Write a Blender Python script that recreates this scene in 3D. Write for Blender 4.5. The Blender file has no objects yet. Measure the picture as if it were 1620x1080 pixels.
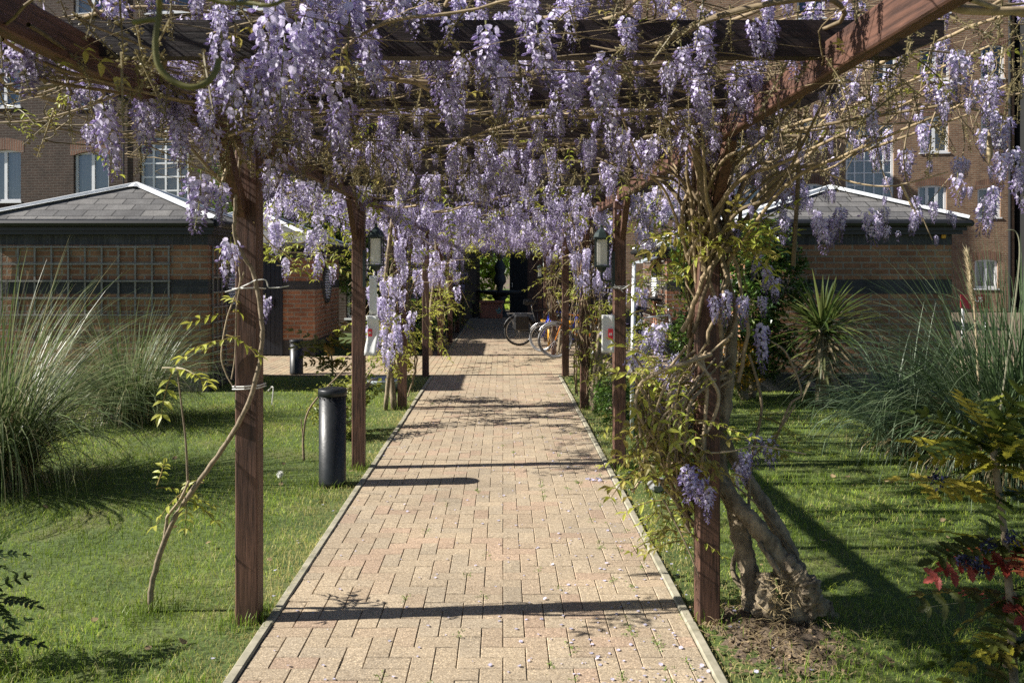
import bpy, math, random
import numpy as np
from mathutils import Vector, Matrix, noise as mnoise
random.seed(7); rng = np.random.default_rng(11)
S = bpy.context.scene; COL = S.collection
F, CX, CY, CH = 1300.0, 796.0, 425.0, 1.70
def P(px, py, Z):                       # photo pixel at depth Z -> world point
    return np.array([(px-CX)/F*Z, Z, CH-(py-CY)/F*Z])
R = random.uniform

# ------------------------------------------------------------------ materials
def nm(name):
    m = bpy.data.materials.new(name); m.use_nodes = True
    nt = m.node_tree; b = nt.nodes['Principled BSDF']
    return m, nt, b
def N(nt, t, **kw):
    n = nt.nodes.new(t)
    for k, v in kw.items():
        if k in n.inputs.keys(): n.inputs[k].default_value = v
        else: setattr(n, k, v)
    return n
def L(nt, a, b): nt.links.new(a, b)
def c4(c): return (c[0], c[1], c[2], 1)
def ramp(nt, fac, stops):
    r = nt.nodes.new('ShaderNodeValToRGB'); e = r.color_ramp.elements
    e[0].position, e[0].color = stops[0][0], c4(stops[0][1]); e[1].position, e[1].color = stops[-1][0], c4(stops[-1][1])
    for p, c in stops[1:-1]:
        x = e.new(p); x.color = c4(c)
    L(nt, fac, r.inputs[0]); return r.outputs[0]
def noise(nt, scale, coord='Object', detail=4, sx=(1,1,1), rough=.6):
    tc = nt.nodes.new('ShaderNodeTexCoord'); mp = N(nt, 'ShaderNodeMapping'); mp.inputs['Scale'].default_value = sx
    L(nt, tc.outputs[coord], mp.inputs[0]); n = N(nt, 'ShaderNodeTexNoise', Scale=scale, Detail=detail, Roughness=rough)
    L(nt, mp.outputs[0], n.inputs['Vector']); return n.outputs['Fac']
def bump(nt, b, h, s=.3, d=.01):
    bp = N(nt, 'ShaderNodeBump', Strength=s, Distance=d); L(nt, h, bp.inputs['Height']); L(nt, bp.outputs[0], b.inputs['Normal'])
def mul(nt, a, bcol, fac=1.0, mode='MULTIPLY'):
    x = nt.nodes.new('ShaderNodeMix'); x.data_type = 'RGBA'; x.blend_type = mode; x.inputs[0].default_value = fac
    for s, i in ((a, 6), (bcol, 7)):
        if isinstance(s, tuple): x.inputs[i].default_value = c4(s)
        else: L(nt, s, x.inputs[i])
    return x.outputs[2]
def plain(name, c1, c2=None, scale=8, rough=.6, b=.2, sx=(1,1,1), metal=0, d=.004):
    m, nt, p = nm(name); c2 = c2 or tuple(x*.7 for x in c1)
    n = noise(nt, scale, sx=sx); L(nt, ramp(nt, n, [(.3, c2), (.7, c1)]), p.inputs['Base Color'])
    p.inputs['Roughness'].default_value = rough; p.inputs['Metallic'].default_value = metal
    if b: bump(nt, p, n, b, d)
    return m
def brick(name, ca, cb, cm, w, h, ms=.011, seed=0.):
    m, nt, p = nm(name)
    uv = nt.nodes.new('ShaderNodeUVMap'); bt = nt.nodes.new('ShaderNodeTexBrick')
    L(nt, uv.outputs[0], bt.inputs['Vector'])
    for k, v in (('Scale', 1), ('Mortar Size', ms), ('Mortar Smooth', .15), ('Bias', 0.), ('Brick Width', w), ('Row Height', h)): bt.inputs[k].default_value = v
    bt.inputs['Color1'].default_value = c4(ca); bt.inputs['Color2'].default_value = c4(cb); bt.inputs['Mortar'].default_value = c4(cm)
    n = noise(nt, 3.1, detail=6); col = mul(nt, bt.outputs['Color'], ramp(nt, n, [(.25, (.55, .52, .5)), (.75, (1.15, 1.1, 1.05))]))
    n2 = noise(nt, 40, detail=3); col = mul(nt, col, ramp(nt, n2, [(.3, (.75, .75, .75)), (.7, (1.1, 1.1, 1.1))]))
    L(nt, col, p.inputs['Base Color']); p.inputs['Roughness'].default_value = .9
    inv = N(nt, 'ShaderNodeMath', operation='SUBTRACT'); inv.inputs[0].default_value = 1; L(nt, bt.outputs['Fac'], inv.inputs[1])
    ad = N(nt, 'ShaderNodeMath', operation='ADD'); L(nt, inv.outputs[0], ad.inputs[0]); L(nt, n2, ad.inputs[1])
    bump(nt, p, ad.outputs[0], .5, .012); return m
def attr(name, rough=.5, trans=.35, spec=.4, jit=.25, jscale=60, tint=(1,1,1)):
    m, nt, p = nm(name)
    a = N(nt, 'ShaderNodeVertexColor', layer_name='Col')
    n = noise(nt, jscale, detail=2)
    col = mul(nt, a.outputs[0], ramp(nt, n, [(.3, tuple(t*(1-jit) for t in tint)), (.7, tuple(t*(1+jit) for t in tint))]))
    L(nt, col, p.inputs['Base Color']); p.inputs['Roughness'].default_value = rough
    p.inputs['Specular IOR Level'].default_value = spec
    if trans:
        t = nt.nodes.new('ShaderNodeBsdfTranslucent'); L(nt, col, t.inputs['Color'])
        mx = N(nt, 'ShaderNodeMixShader'); mx.inputs[0].default_value = trans
        L(nt, p.outputs[0], mx.inputs[1]); L(nt, t.outputs[0], mx.inputs[2])
        L(nt, mx.outputs[0], nt.nodes['Material Output'].inputs['Surface'])
    return m
def wood(name, c1, c2, grain=(14, 14, .9), rough=.65, b=.35):
    m, nt, p = nm(name); n = noise(nt, 6, sx=grain, detail=6); n2 = noise(nt, 5, detail=3)
    col = ramp(nt, n, [(.28, tuple(x*.5 for x in c2)), (.38, c2), (.55, c1), (.78, tuple(x*1.4 for x in c1))])
    # knots
    vo = N(nt, 'ShaderNodeTexVoronoi', Scale=2.6); tc = nt.nodes.new('ShaderNodeTexCoord'); mp = N(nt, 'ShaderNodeMapping'); mp.inputs['Scale'].default_value = (2.5, 2.5, 1)
    L(nt, tc.outputs['Object'], mp.inputs[0]); L(nt, mp.outputs[0], vo.inputs['Vector'])
    k = ramp(nt, vo.outputs['Distance'], [(.05, (.3, .25, .22)), (.1, (1, 1, 1))])
    col = mul(nt, col, k); col = mul(nt, col, ramp(nt, n2, [(.3, (.7, .7, .7)), (.7, (1.1, 1.1, 1.1))]))
    L(nt, col, p.inputs['Base Color']); p.inputs['Roughness'].default_value = rough; bump(nt, p, n, b, .006); return m

MAT = {}
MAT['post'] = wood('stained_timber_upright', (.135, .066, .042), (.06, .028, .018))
MAT['beamx'] = wood('shaded_timber_across', (.032, .017, .013), (.014, .008, .006), grain=(.9, 14, 14))  # shade on the beam fronts is put into this near-black timber colour
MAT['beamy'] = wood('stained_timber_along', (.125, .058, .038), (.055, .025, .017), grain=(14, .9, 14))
MAT['huts'] = brick('hut_brick', (.40, .215, .115), (.28, .13, .07), (.33, .28, .22), .255, .085, .013)
MAT['huts_sunlit'] = brick('sunlit_hut_brick', (.45, .215, .12), (.33, .14, .08), (.36, .30, .24), .255, .085, .013)  # hut brick again, sunlight put into a lighter, redder colour
MAT['huts_grey'] = brick('grey_band_brick', (.07, .072, .08), (.05, .052, .058), (.075, .075, .075), .255, .085, .011)
MAT['soldier'] = brick('grey_soldier_course', (.085, .088, .095), (.06, .062, .068), (.1, .1, .1), .085, .4, .011)
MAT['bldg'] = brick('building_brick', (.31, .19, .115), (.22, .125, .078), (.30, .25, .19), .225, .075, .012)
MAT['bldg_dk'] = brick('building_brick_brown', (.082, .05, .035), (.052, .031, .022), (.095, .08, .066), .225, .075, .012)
MAT['arch'] = brick('red_arch_brick', (.26, .13, .08), (.17, .08, .05), (.2, .17, .14), .075, .5, .012)
MAT['slate'] = brick('slate_tiles', (.20, .20, .20), (.11, .112, .118), (.03, .03, .032), .40, .19, .009)
MAT['lead'] = plain('pale_lead_flashing', (.74, .75, .76), (.6, .61, .62), 6, .45, .1)
MAT['black'] = plain('black_paint', (.02, .02, .022), (.012, .012, .013), 12, .45, .1)
MAT['bollard'] = plain('bollard_black_paint', (.012, .014, .016), (.006, .007, .008), 14, .42, .5)
MAT['navy'] = plain('navy_door_paint', (.018, .022, .035), (.012, .015, .024), 3, .5, .2, sx=(20, 20, .4))
MAT['trellis'] = wood('weathered_grey_wood', (.30, .28, .25), (.16, .145, .13), grain=(9, 9, 9))
MAT['white'] = plain('white_upvc', (.8, .81, .82), (.72, .73, .75), 3, .35, 0)
MAT['curtain'] = plain('net_curtain', (.4, .41, .41), (.28, .29, .3), 5, .9, .3, sx=(9, 1, .2))
MAT['blind'] = plain('tan_blind', (.42, .34, .24), (.33, .27, .19), 4, .9, .1)
MAT['dark'] = plain('unlit_room_black', (.02, .02, .022), None, 3, .9, 0)
MAT['soil'] = plain('soil', (.2, .15, .1), (.09, .065, .045), 9, .95, .6, d=.03)
MAT['sand'] = plain('jointing_sand', (.13, .105, .075), (.05, .042, .03), 14, .95, .4)
MAT['kerb'] = plain('concrete_edging', (.42, .38, .29), (.2, .19, .13), 9, .9, .6)
MAT['bark'] = plain('wisteria_bark', (.40, .32, .21), (.09, .068, .045), 24, .88, 1., sx=(1, 1, .5), d=.012)
MAT['bark2'] = plain('vine_bark', (.33, .25, .155), (.13, .09, .055), 30, .8, .5, d=.004)
MAT['twig'] = plain('pale_twig', (.4, .33, .2), (.2, .15, .09), 40, .75, .3, d=.003)
MAT['green_stem'] = plain('green_tendril', (.32, .33, .1), (.2, .19, .06), 30, .6, .2, d=.002)
MAT['petal'] = attr('wisteria_petal', .55, .38, .25, .12)
MAT['leaf'] = attr('young_leaf', .45, .42, .4, .2)
MAT['dleaf'] = attr('evergreen_leaf', .32, .2, .5, .25, 20)
MAT['blade'] = attr('grass_blade', .4, .4, .45, .15, 30)
MAT['lawnblade'] = attr('lawn_blade', .5, .38, .3, .3, 2.2)
MAT['dry'] = attr('dry_straw', .8, .2, .2, .2)
MAT['terracotta'] = plain('terracotta', (.5, .2, .12), (.38, .14, .09), 9, .8, .2)
MAT['stone'] = plain('fountain_stone', (.05, .055, .058), (.03, .033, .035), 9, .7, .5)
MAT['palestone'] = plain('pale_stone', (.27, .27, .26), (.15, .15, .145), 12, .85, .6)
MAT['rubber'] = plain('tyre_rubber', (.025, .025, .025), None, 20, .7, .1)
MAT['greytyre'] = plain('grey_tyre', (.2, .2, .2), (.13, .13, .13), 20, .6, .1)
MAT['steel'] = plain('bright_steel', (.6, .6, .62), (.5, .5, .5), 20, .3, 0, metal=.9)
MAT['orange'] = plain('orange_paint', (.75, .26, .03), (.65, .2, .02), 8, .35, 0)
MAT['yellow'] = plain('yellow_paint', (.8, .42, .02), (.7, .34, .02), 8, .4, 0)
MAT['bluep'] = plain('blue_paint', (.03, .07, .6), (.02, .05, .45), 8, .3, 0)
MAT['paleblue'] = plain('pale_blue_grey_plastic', (.4, .44, .47), (.3, .33, .36), 8, .5, 0)
MAT['greenmetal'] = plain('pale_green_metal', (.55, .62, .58), (.45, .5, .47), 8, .45, 0)
MAT['paper'] = plain('white_laminate', (.8, .8, .78), (.72, .72, .7), 6, .3, .1)
MAT['red'] = plain('red_print', (.62, .03, .05), (.55, .025, .04), 6, .4, 0)
MAT['darkred'] = plain('dark_red_board', (.22, .015, .025), (.18, .012, .02), 6, .6, 0)  # darker red than the printed marks
MAT['dish'] = plain('grey_dish', (.1, .105, .11), None, 6, .6, 0)
MAT['lantern'] = plain('lantern_dark_green', (.025, .04, .038), (.015, .022, .02), 12, .4, .1)
MAT['frost'] = plain('frosted_glass', (.78, .76, .68), (.7, .68, .6), 5, .3, 0)
MAT['planks'] = wood('red_brown_planks', (.16, .07, .04), (.07, .03, .02), grain=(14, 14, .9))
MAT['shade_and_door'] = plain('shade_and_door_black', (.012, .012, .012), (.008, .008, .008), 2, .8, .3, sx=(1, 1, 12))  # black stands in for the far building's shade; also the door's dark colour
MAT['tie'] = plain('white_plastic_tie', (.75, .74, .7), None, 20, .4, 0)
MAT['down'] = plain('dandelion_down', (.8, .8, .76), None, 60, .9, 0)
MAT['tan'] = plain('saddle_tan', (.2, .1, .05), None, 20, .5, 0)
MAT['emblem'] = plain('pale_green_glaze', (.3, .48, .42), None, 20, .4, 0)
def glass():
    m, nt, p = nm('window_glass'); nt.nodes.remove(p)
    t = nt.nodes.new('ShaderNodeBsdfTransparent'); g = N(nt, 'ShaderNodeBsdfGlossy', Roughness=.02); g.inputs[0].default_value = (.9, .95, 1, 1)
    fr = N(nt, 'ShaderNodeFresnel', IOR=1.5); ml = N(nt, 'ShaderNodeMath', operation='MULTIPLY_ADD'); ml.inputs[1].default_value = 1.2; ml.inputs[2].default_value = .07
    L(nt, fr.outputs[0], ml.inputs[0]); mx = N(nt, 'ShaderNodeMixShader'); L(nt, ml.outputs[0], mx.inputs[0])
    L(nt, t.outputs[0], mx.inputs[1]); L(nt, g.outputs[0], mx.inputs[2]); L(nt, mx.outputs[0], nt.nodes['Material Output'].inputs['Surface']); return m
MAT['glass'] = glass()
def paving():
    m, nt, p = nm('block_paving')
    a = N(nt, 'ShaderNodeVertexColor', layer_name='Col')
    sp = noise(nt, 125, detail=2, rough=.75); st = noise(nt, 1.3, detail=5); fi = noise(nt, 45, detail=3)
    col = mul(nt, a.outputs[0], ramp(nt, st, [(.3, (.80, .80, .80)), (.7, (1.1, 1.08, 1.04))]))
    col = mul(nt, col, ramp(nt, fi, [(.35, (.8, .78, .76)), (.65, (1.1, 1.1, 1.1))]))
    col = mul(nt, col, ramp(nt, sp, [(.32, (.55, .53, .5)), (.46, (.95, .95, .95)), (.58, (1.05, 1.05, 1.05)), (.66, (1.9, 1.85, 1.7))]))
    L(nt, col, p.inputs['Base Color']); p.inputs['Roughness'].default_value = .92; p.inputs['Specular IOR Level'].default_value = .2
    bump(nt, p, sp, .5, .004); return m
MAT['paving'] = paving()
def lawn_base():
    m, nt, p = nm('lawn_soil_base'); n = noise(nt, 1.5, detail=8); n2 = noise(nt, 30, detail=4)
    col = ramp(nt, n, [(.3, (.055, .09, .016)), (.52, (.085, .125, .024)), (.75, (.18, .17, .06))])
    col = mul(nt, col, ramp(nt, n2, [(.3, (.5, .5, .5)), (.7, (1.2, 1.2, 1.2))]))
    L(nt, col, p.inputs['Base Color']); p.inputs['Roughness'].default_value = .95; bump(nt, p, n2, .7, .02); return m
MAT['lawn'] = lawn_base()

# ------------------------------------------------------------------ mesh accumulators
class M:
    def __init__(s): s.v = []; s.f = []; s.mi = []
    def add(s, vs, fs, mi=0):
        o = len(s.v); s.v += [tuple(map(float, v)) for v in vs]; s.f += [tuple(i+o for i in f) for f in fs]; s.mi += [mi]*len(fs); return s
    def box(s, x0, x1, y0, y1, z0, z1, mi=0):
        return s.add([(x0,y0,z0),(x1,y0,z0),(x1,y1,z0),(x0,y1,z0),(x0,y0,z1),(x1,y0,z1),(x1,y1,z1),(x0,y1,z1)],
              [(3,2,1,0),(4,5,6,7),(0,1,5,4),(1,2,6,5),(2,3,7,6),(3,0,4,7)], mi)
    def bbox(s, x0, x1, y0, y1, z0, z1, b=.006, mi=0):            # box with chamfered edges
        vs = []; 
        for z, e in ((z0, b), (z0+b, 0), (z1-b, 0), (z1, b)):
            x, X, y, Y = x0+e, x1-e, y0+e, y1-e; c = b if not e else b*.6
            vs += [(x+c,y,z),(X-c,y,z),(X,y+c,z),(X,Y-c,z),(X-c,Y,z),(x+c,Y,z),(x,Y-c,z),(x,y+c,z)]
        fs = [tuple(range(7,-1,-1)), tuple(range(24,32))]
        for r in range(3):
            for i in range(8): fs.append((r*8+i, r*8+(i+1)%8, r*8+8+(i+1)%8, r*8+8+i))
        return s.add(vs, fs, mi)
    def bar(s, a, b, w, h, mi=0, up=(0,0,1)):
        a, b = Vector(a), Vector(b); d = (b-a).normalized(); u = Vector(up)
        if abs(d.dot(u)) > .95: u = Vector((1,0,0))
        r = d.cross(u).normalized()*w/2; t = r.cross(d).normalized()*h/2
        return s.add([a-r-t, a+r-t, a+r+t, a-r+t, b-r-t, b+r-t, b+r+t, b-r+t], [(0,1,2,3),(7,6,5,4),(0,4,5,1),(1,5,6,2),(2,6,7,3),(3,7,4,0)], mi)
    def tube(s, pts, rad, n=8, mi=0, lump=0., closed=False):
        pts = [Vector(p) for p in pts]; k = len(pts)
        if not hasattr(rad, '__len__'): rad = [rad]*k
        vs, fs = [], []; u = None
        for i in range(k):
            d = (pts[(i+1)%k]-pts[i-1]) if closed else (pts[min(i+1,k-1)]-pts[max(i-1,0)])
            d = d.normalized() if d.length > 1e-9 else Vector((0,0,1))
            if u is None: u = d.orthogonal().normalized()
            u = (u - d*u.dot(d)); u = u.normalized() if u.length > 1e-6 else d.orthogonal().normalized()
            w = d.cross(u)
            for j in range(n):
                a = 2*math.pi*j/n; r = rad[i]*(1+lump*R(-1,1))
                q_ = pts[i]+(u*math.cos(a)+w*math.sin(a))*rad[i]
                if lump: r = rad[i]*(1+lump*1.6*mnoise.noise(Vector((q_.x*24, q_.y*24, q_.z*9)))+lump*1.2*mnoise.noise(q_*60)+lump*.5*R(-1, 1))
                vs.append(pts[i]+(u*math.cos(a)+w*math.sin(a))*r)
        for i in range(k if closed else k-1):
            for j in range(n): 
                i2 = (i+1) % k
                fs.append((i*n+j, i*n+(j+1)%n, i2*n+(j+1)%n, i2*n+j))
        if not closed: fs += [tuple(range(n-1,-1,-1)), tuple(range((k-1)*n, k*n))]
        return s.add(vs, fs, mi)
    def lathe(s, c, prof, n=24, mi=0, axis='z'):
        vs, fs = [], []
        for r, z in prof:
            for j in range(n):
                a = 2*math.pi*j/n; p = (r*math.cos(a), r*math.sin(a), z)
                if axis == 'y': p = (p[0], p[2], p[1])
                if axis == 'x': p = (p[2], p[0], p[1])
                vs.append((c[0]+p[0], c[1]+p[1], c[2]+p[2]))
        for i in range(len(prof)-1):
            for j in range(n): fs.append((i*n+j, i*n+(j+1)%n, (i+1)*n+(j+1)%n, (i+1)*n+j))
        fs += [tuple(range(n-1,-1,-1)), tuple(range((len(prof)-1)*n, len(prof)*n))]
        return s.add(vs, fs, mi)
    def quad(s, *p, mi=0): return s.add(p, [tuple(range(len(p)))], mi)

def root_loc(o):
    while o.parent: o = o.parent
    return np.array(o.location)
def link(name, me, parent=None, smooth=None):
    o = bpy.data.objects.new(name, me); COL.objects.link(o)
    if parent is not None: o.parent = parent
    if smooth is not None: me.polygons.foreach_set('use_smooth', np.full(len(me.polygons), bool(smooth)))
    return o
def build(name, m, mats, parent=None, smooth=False, uv=True):
    mats = mats if isinstance(mats, (list, tuple)) else [mats]
    off = root_loc(parent) if parent is not None else np.zeros(3)
    me = bpy.data.meshes.new(name); me.from_pydata([tuple(np.array(v)-off) for v in m.v], [], m.f)
    for k in mats: me.materials.append(MAT[k])
    me.polygons.foreach_set('material_index', m.mi)
    if uv:
        ul = me.uv_layers.new(name='UVMap'); dat = ul.data; Z = Vector((0,0,1)); O = Vector(off)
        for p in me.polygons:
            n = p.normal
            if abs(n.z) > .97: a, b = Vector((1,0,0)), Vector((0,1,0))
            else:
                a = Z.cross(n).normalized(); b = n.cross(a)
            for li in p.loop_indices:
                co = me.vertices[me.loops[li].vertex_index].co + O; dat[li].uv = (co.dot(a), co.dot(b))
    return link(name, me, parent, smooth)
def npmesh(name, V, Fs, mat, Cv=None, off=None, smooth=False):
    """V (n,3); Fs list of (m,k) int arrays; Cv per-vertex colour"""
    me = bpy.data.meshes.new(name); V = np.asarray(V, np.float32)
    if off is not None: V = V - np.asarray(off, np.float32)
    Fs = [f for f in Fs if len(f)]
    nl = sum(f.size for f in Fs); npo = sum(len(f) for f in Fs)
    me.vertices.add(len(V)); me.vertices.foreach_set('co', V.astype(np.float32).ravel())
    me.loops.add(nl); me.loops.foreach_set('vertex_index', np.concatenate([f.ravel() for f in Fs]).astype(np.int32))
    me.polygons.add(npo)
    tot = np.concatenate([np.full(len(f), f.shape[1], np.int32) for f in Fs]); st = np.concatenate([[0], np.cumsum(tot)[:-1]]).astype(np.int32)
    me.polygons.foreach_set('loop_start', st)
    try: me.polygons.foreach_set('loop_total', tot)
    except Exception: pass
    me.update(calc_edges=True)
    if Cv is not None:
        a = me.color_attributes.new('Col', 'FLOAT_COLOR', 'POINT')
        a.data.foreach_set('color', np.concatenate([np.clip(Cv, 0, 4), np.ones((len(V), 1))], 1).astype(np.float32).ravel())
    me.polygons.foreach_set('use_smooth', np.full(npo, bool(smooth)))
    me.materials.append(MAT[mat]); return me
def npbuild(name, V, Fs, mat, Cv=None, parent=None, smooth=False):
    off = root_loc(parent) if parent is not None else None
    return link(name, npmesh(name, V, Fs, mat, Cv, off, smooth), parent)
def thing(name, label, cat, loc, group=None):
    o = bpy.data.objects.new(name, None); o.empty_display_size = .1; COL.objects.link(o); o.location = tuple(map(float, loc))
    return tag(o, label, cat, group)
def tag(o, label, cat, group=None, kind=None):
    o['label'] = label; o['category'] = cat
    if group: o['group'] = group
    if kind: o['kind'] = kind
    return o
def kind(o, k): o['kind'] = k; return o
def copy_tree(o, parent=None):
    c = o.copy(); COL.objects.link(c)
    if parent is not None: c.parent = parent
    for ch in list(o.children): copy_tree(ch, c)
    return c

class Cloud:                                # numpy accumulator of templates
    def __init__(s): s.V = []; s.F = {}; s.C = []; s.n = 0
    def put(s, V, Fs, C):
        for f in Fs: s.F.setdefault(f.shape[1], []).append(f+s.n)
        s.V.append(V); s.C.append(C); s.n += len(V)
    def scatter(s, T, pos, rot, sc, jit=.15, cols=None):
        V, Fs, C = T; k = len(pos)
        if not k: return
        W = np.einsum('kij,vj->kvi', rot, V)*np.asarray(sc)[:, None, None]+np.asarray(pos)[:, None, :]
        j = (1+rng.uniform(-jit, jit, (k, 1, 1)))
        CC = (C[None]*j) if cols is None else C[None]*cols[:, None, :]*j
        nv = len(V)
        for f in Fs: s.F.setdefault(f.shape[1], []).append((f[None]+(np.arange(k)*nv)[:, None, None]).reshape(-1, f.shape[1])+s.n)
        s.V.append(W.reshape(-1, 3)); s.C.append(CC.reshape(-1, 3)); s.n += k*nv
    def tubes(s, pts, rad, n=5, col=(.3, .25, .15)):
        pts = np.asarray(pts, float); k = len(pts); rad = np.broadcast_to(np.asarray(rad, float), (k,))
        d = np.gradient(pts, axis=0); d /= np.linalg.norm(d, axis=1)[:, None]+1e-9
        ref = np.array([.3, .2, .93]) if abs(d[:, 2]).mean() < .8 else np.array([1., .1, 0])
        u = np.cross(d, ref); u /= np.linalg.norm(u, axis=1)[:, None]+1e-9; w = np.cross(d, u)
        a = np.arange(n)*2*math.pi/n
        V = pts[:, None]+rad[:, None, None]*(u[:, None]*np.cos(a)[None, :, None]+w[:, None]*np.sin(a)[None, :, None])
        i = np.arange(k-1)[:, None]*n; j = np.arange(n)[None]
        f = np.stack([i+j, i+(j+1) % n, i+n+(j+1) % n, i+n+j], -1).reshape(-1, 4)
        s.put(V.reshape(-1, 3), [f], np.tile(np.array(col), (k*n, 1)))
    def obj(s, name, mat, parent=None, smooth=False):
        return npbuild(name, np.concatenate(s.V), [np.concatenate(v) for v in s.F.values()], mat, np.concatenate(s.C), parent, smooth)
    def mesh(s, name, mat, smooth=False):
        return npmesh(name, np.concatenate(s.V), [np.concatenate(v) for v in s.F.values()], mat, np.concatenate(s.C), None, smooth)
    def tpl(s): return (np.concatenate(s.V), [np.concatenate(v) for v in s.F.values()], np.concatenate(s.C))
def rots(k, tilt=math.pi, about_z=True):
    """random rotation matrices: spin about z then tilt"""
    a = rng.uniform(0, 2*math.pi, k); t = rng.uniform(-tilt, tilt, k); b = rng.uniform(0, 2*math.pi, k)
    ca, sa, ct, st, cb, sb = np.cos(a), np.sin(a), np.cos(t), np.sin(t), np.cos(b), np.sin(b)
    z, o = np.zeros(k), np.ones(k)
    A = np.stack([ca, -sa, z, sa, ca, z, z, z, o], -1).reshape(k, 3, 3); T = np.stack([o, z, z, z, ct, -st, z, st, ct], -1).reshape(k, 3, 3)
    B = np.stack([cb, -sb, z, sb, cb, z, z, z, o], -1).reshape(k, 3, 3)
    return B @ T @ A
def frame(d, up=(0, 0, 1)):
    """rotation whose y axis is d, z near up"""
    d = np.asarray(d, float); d = d/np.linalg.norm(d); x = np.cross(d, up); x = x/(np.linalg.norm(x)+1e-9); z = np.cross(x, d)
    return np.stack([x, d, z], 1)
def smooth_path(pts, n=6):
    pts = np.asarray(pts, float); k = len(pts); out = []
    for i in range(k-1):
        p0, p1, p2, p3 = pts[max(i-1, 0)], pts[i], pts[i+1], pts[min(i+2, k-1)]
        for t in np.linspace(0, 1, n, endpoint=False):
            out.append(.5*((2*p1)+(-p0+p2)*t+(2*p0-5*p1+4*p2-p3)*t*t+(-p0+3*p1-3*p2+p3)*t**3))
    out.append(pts[-1]); return np.array(out)
def taper(r0, r1, n): return np.linspace(r0, r1, n)

# ------------------------------------------------------------------ world, sun, camera
sd = Vector((-1, -.085, .715)).normalized(); elev = math.asin(sd.z); az = math.atan2(sd.x, sd.y)
W = bpy.data.worlds.new('World'); S.world = W; W.use_nodes = True; nt = W.node_tree
sky = nt.nodes.new('ShaderNodeTexSky'); sky.sky_type = 'NISHITA'; sky.sun_disc = False; sky.sun_elevation = elev; sky.sun_rotation = az; sky.air_density = .7; sky.dust_density = .3
L(nt, sky.outputs[0], nt.nodes['Background'].inputs[0]); nt.nodes['Background'].inputs[1].default_value = .05
sl = bpy.data.lights.new('sun', 'SUN'); sl.energy = 5.0; sl.angle = math.radians(.5); sl.color = (1, .955, .875)
so = bpy.data.objects.new('sun', sl); COL.objects.link(so); so.rotation_euler = (-sd).to_track_quat('-Z', 'Y').to_euler(); so.location = (-20, -5, 20)
cam = bpy.data.cameras.new('camera'); co = bpy.data.objects.new('camera', cam); COL.objects.link(co); S.camera = co
co.location = (0, 0, CH); co.rotation_euler = (math.radians(90), 0, 0)
cam.sensor_width = 36; cam.lens = F/1620*36; cam.shift_x = (810-CX)/1620; cam.shift_y = -(540-CY)/1620; cam.clip_end = 500; cam.clip_start = .05
cam.dof.use_dof = True; cam.dof.focus_distance = 6.0; cam.dof.aperture_fstop = 9
S.view_settings.view_transform = 'Standard'; S.view_settings.look = 'None'; S.view_settings.exposure = 1.0; S.view_settings.gamma = 1
S.cycles.max_bounces = 6; S.cycles.transparent_max_bounces = 12; S.cycles.use_denoising = False

# ------------------------------------------------------------------ ground
XL, XR = -1.10, .875                           # path between the kerbs
Y1, Y2 = 13.12, 16.05                          # the cross path
kind(build('ground', M().quad((-150, -60, -.03), (150, -60, -.03), (150, 300, -.03), (-150, 300, -.03)), 'soil'), 'structure')
def sheet(name, x0, x1, y0, y1, z, mat, n=1):
    return kind(build(name, M().quad((x0, y0, z), (x1, y0, z), (x1, y1, z), (x0, y1, z)), mat), 'structure')
sheet('lawn_base', -16, XL-.05, -3, Y1-.03, -.012, 'lawn'); sheet('lawn_base', XR+.05, 16, -3, Y1-.03, -.012, 'lawn')
sheet('joint_bed', XL-.005, XR+.005, -3, Y1-.02, -.0085, 'sand'); sheet('joint_bed', -16, 16, Y1-.015, Y2, -.0092, 'sand')
sheet('joint_bed', XL-.5, 3.4, Y2+.002, 33.5, -.0125, 'soil')
sheet('garden_bed', -16, XL-.55, Y2+.05, 22.6, -.008, 'lawn'); sheet('garden_bed', 3.45, 16, Y2+.05, 32.9, -.008, 'soil')
def block(cl, x0, x1, y0, y1, z, col, b=.003, g=.0017):
    x0 += g; x1 -= g; y0 += g; y1 -= g
    if x1-x0 < .012 or y1-y0 < .012: return
    dz = rng.normal(0, .0007); t = rng.normal(0, .0011, 4)
    V = np.array([(x0,y0,z-.02),(x1,y0,z-.02),(x1,y1,z-.02),(x0,y1,z-.02),(x0,y0,z-b),(x1,y0,z-b),(x1,y1,z-b),(x0,y1,z-b),
                  (x0+b,y0+b,z+t[0]),(x1-b,y0+b,z+t[1]),(x1-b,y1-b,z+t[2]),(x0+b,y1-b,z+t[3])]); V[4:, 2] += dz
    f = np.array([(0,1,5,4),(1,2,6,5),(2,3,7,6),(3,0,4,7),(4,5,9,8),(5,6,10,9),(6,7,11,10),(7,4,8,11),(8,9,10,11)])
    cl.put(V, [f], np.tile(col*(1+rng.normal(0, .045)), (12, 1)))
PAL = np.array([(.405, .332, .243), (.395, .314, .23), (.415, .342, .252), (.40, .302, .225), (.385, .322, .242)])
def herringbone(cl, x0, x1, y0, y1, z, u=.1):
    ox = x0
    for i in range(-1, int((x1-x0)/u)+2):
        for j in range(-2, int((y1-y0)/u)+2):
            k = (i-j) % 4
            if k == 0: a = (ox+i*u, ox+(i+2)*u, y0+j*u, y0+(j+1)*u)
            elif k == 3: a = (ox+i*u, ox+(i+1)*u, y0+j*u, y0+(j+2)*u)
            else: continue
            a = (max(a[0], x0), min(a[1], x1), max(a[2], y0), min(a[3], y1))
            if a[1] > a[0] and a[3] > a[2]: block(cl, *a, z, PAL[rng.choice(5, p=[.35, .2, .2, .12, .13])])
cl = Cloud(); herringbone(cl, XL, XR, 1.4, Y1-.03, 0.0); kind(cl.obj('brick_path', 'paving'), 'structure')
cl = Cloud()
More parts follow.
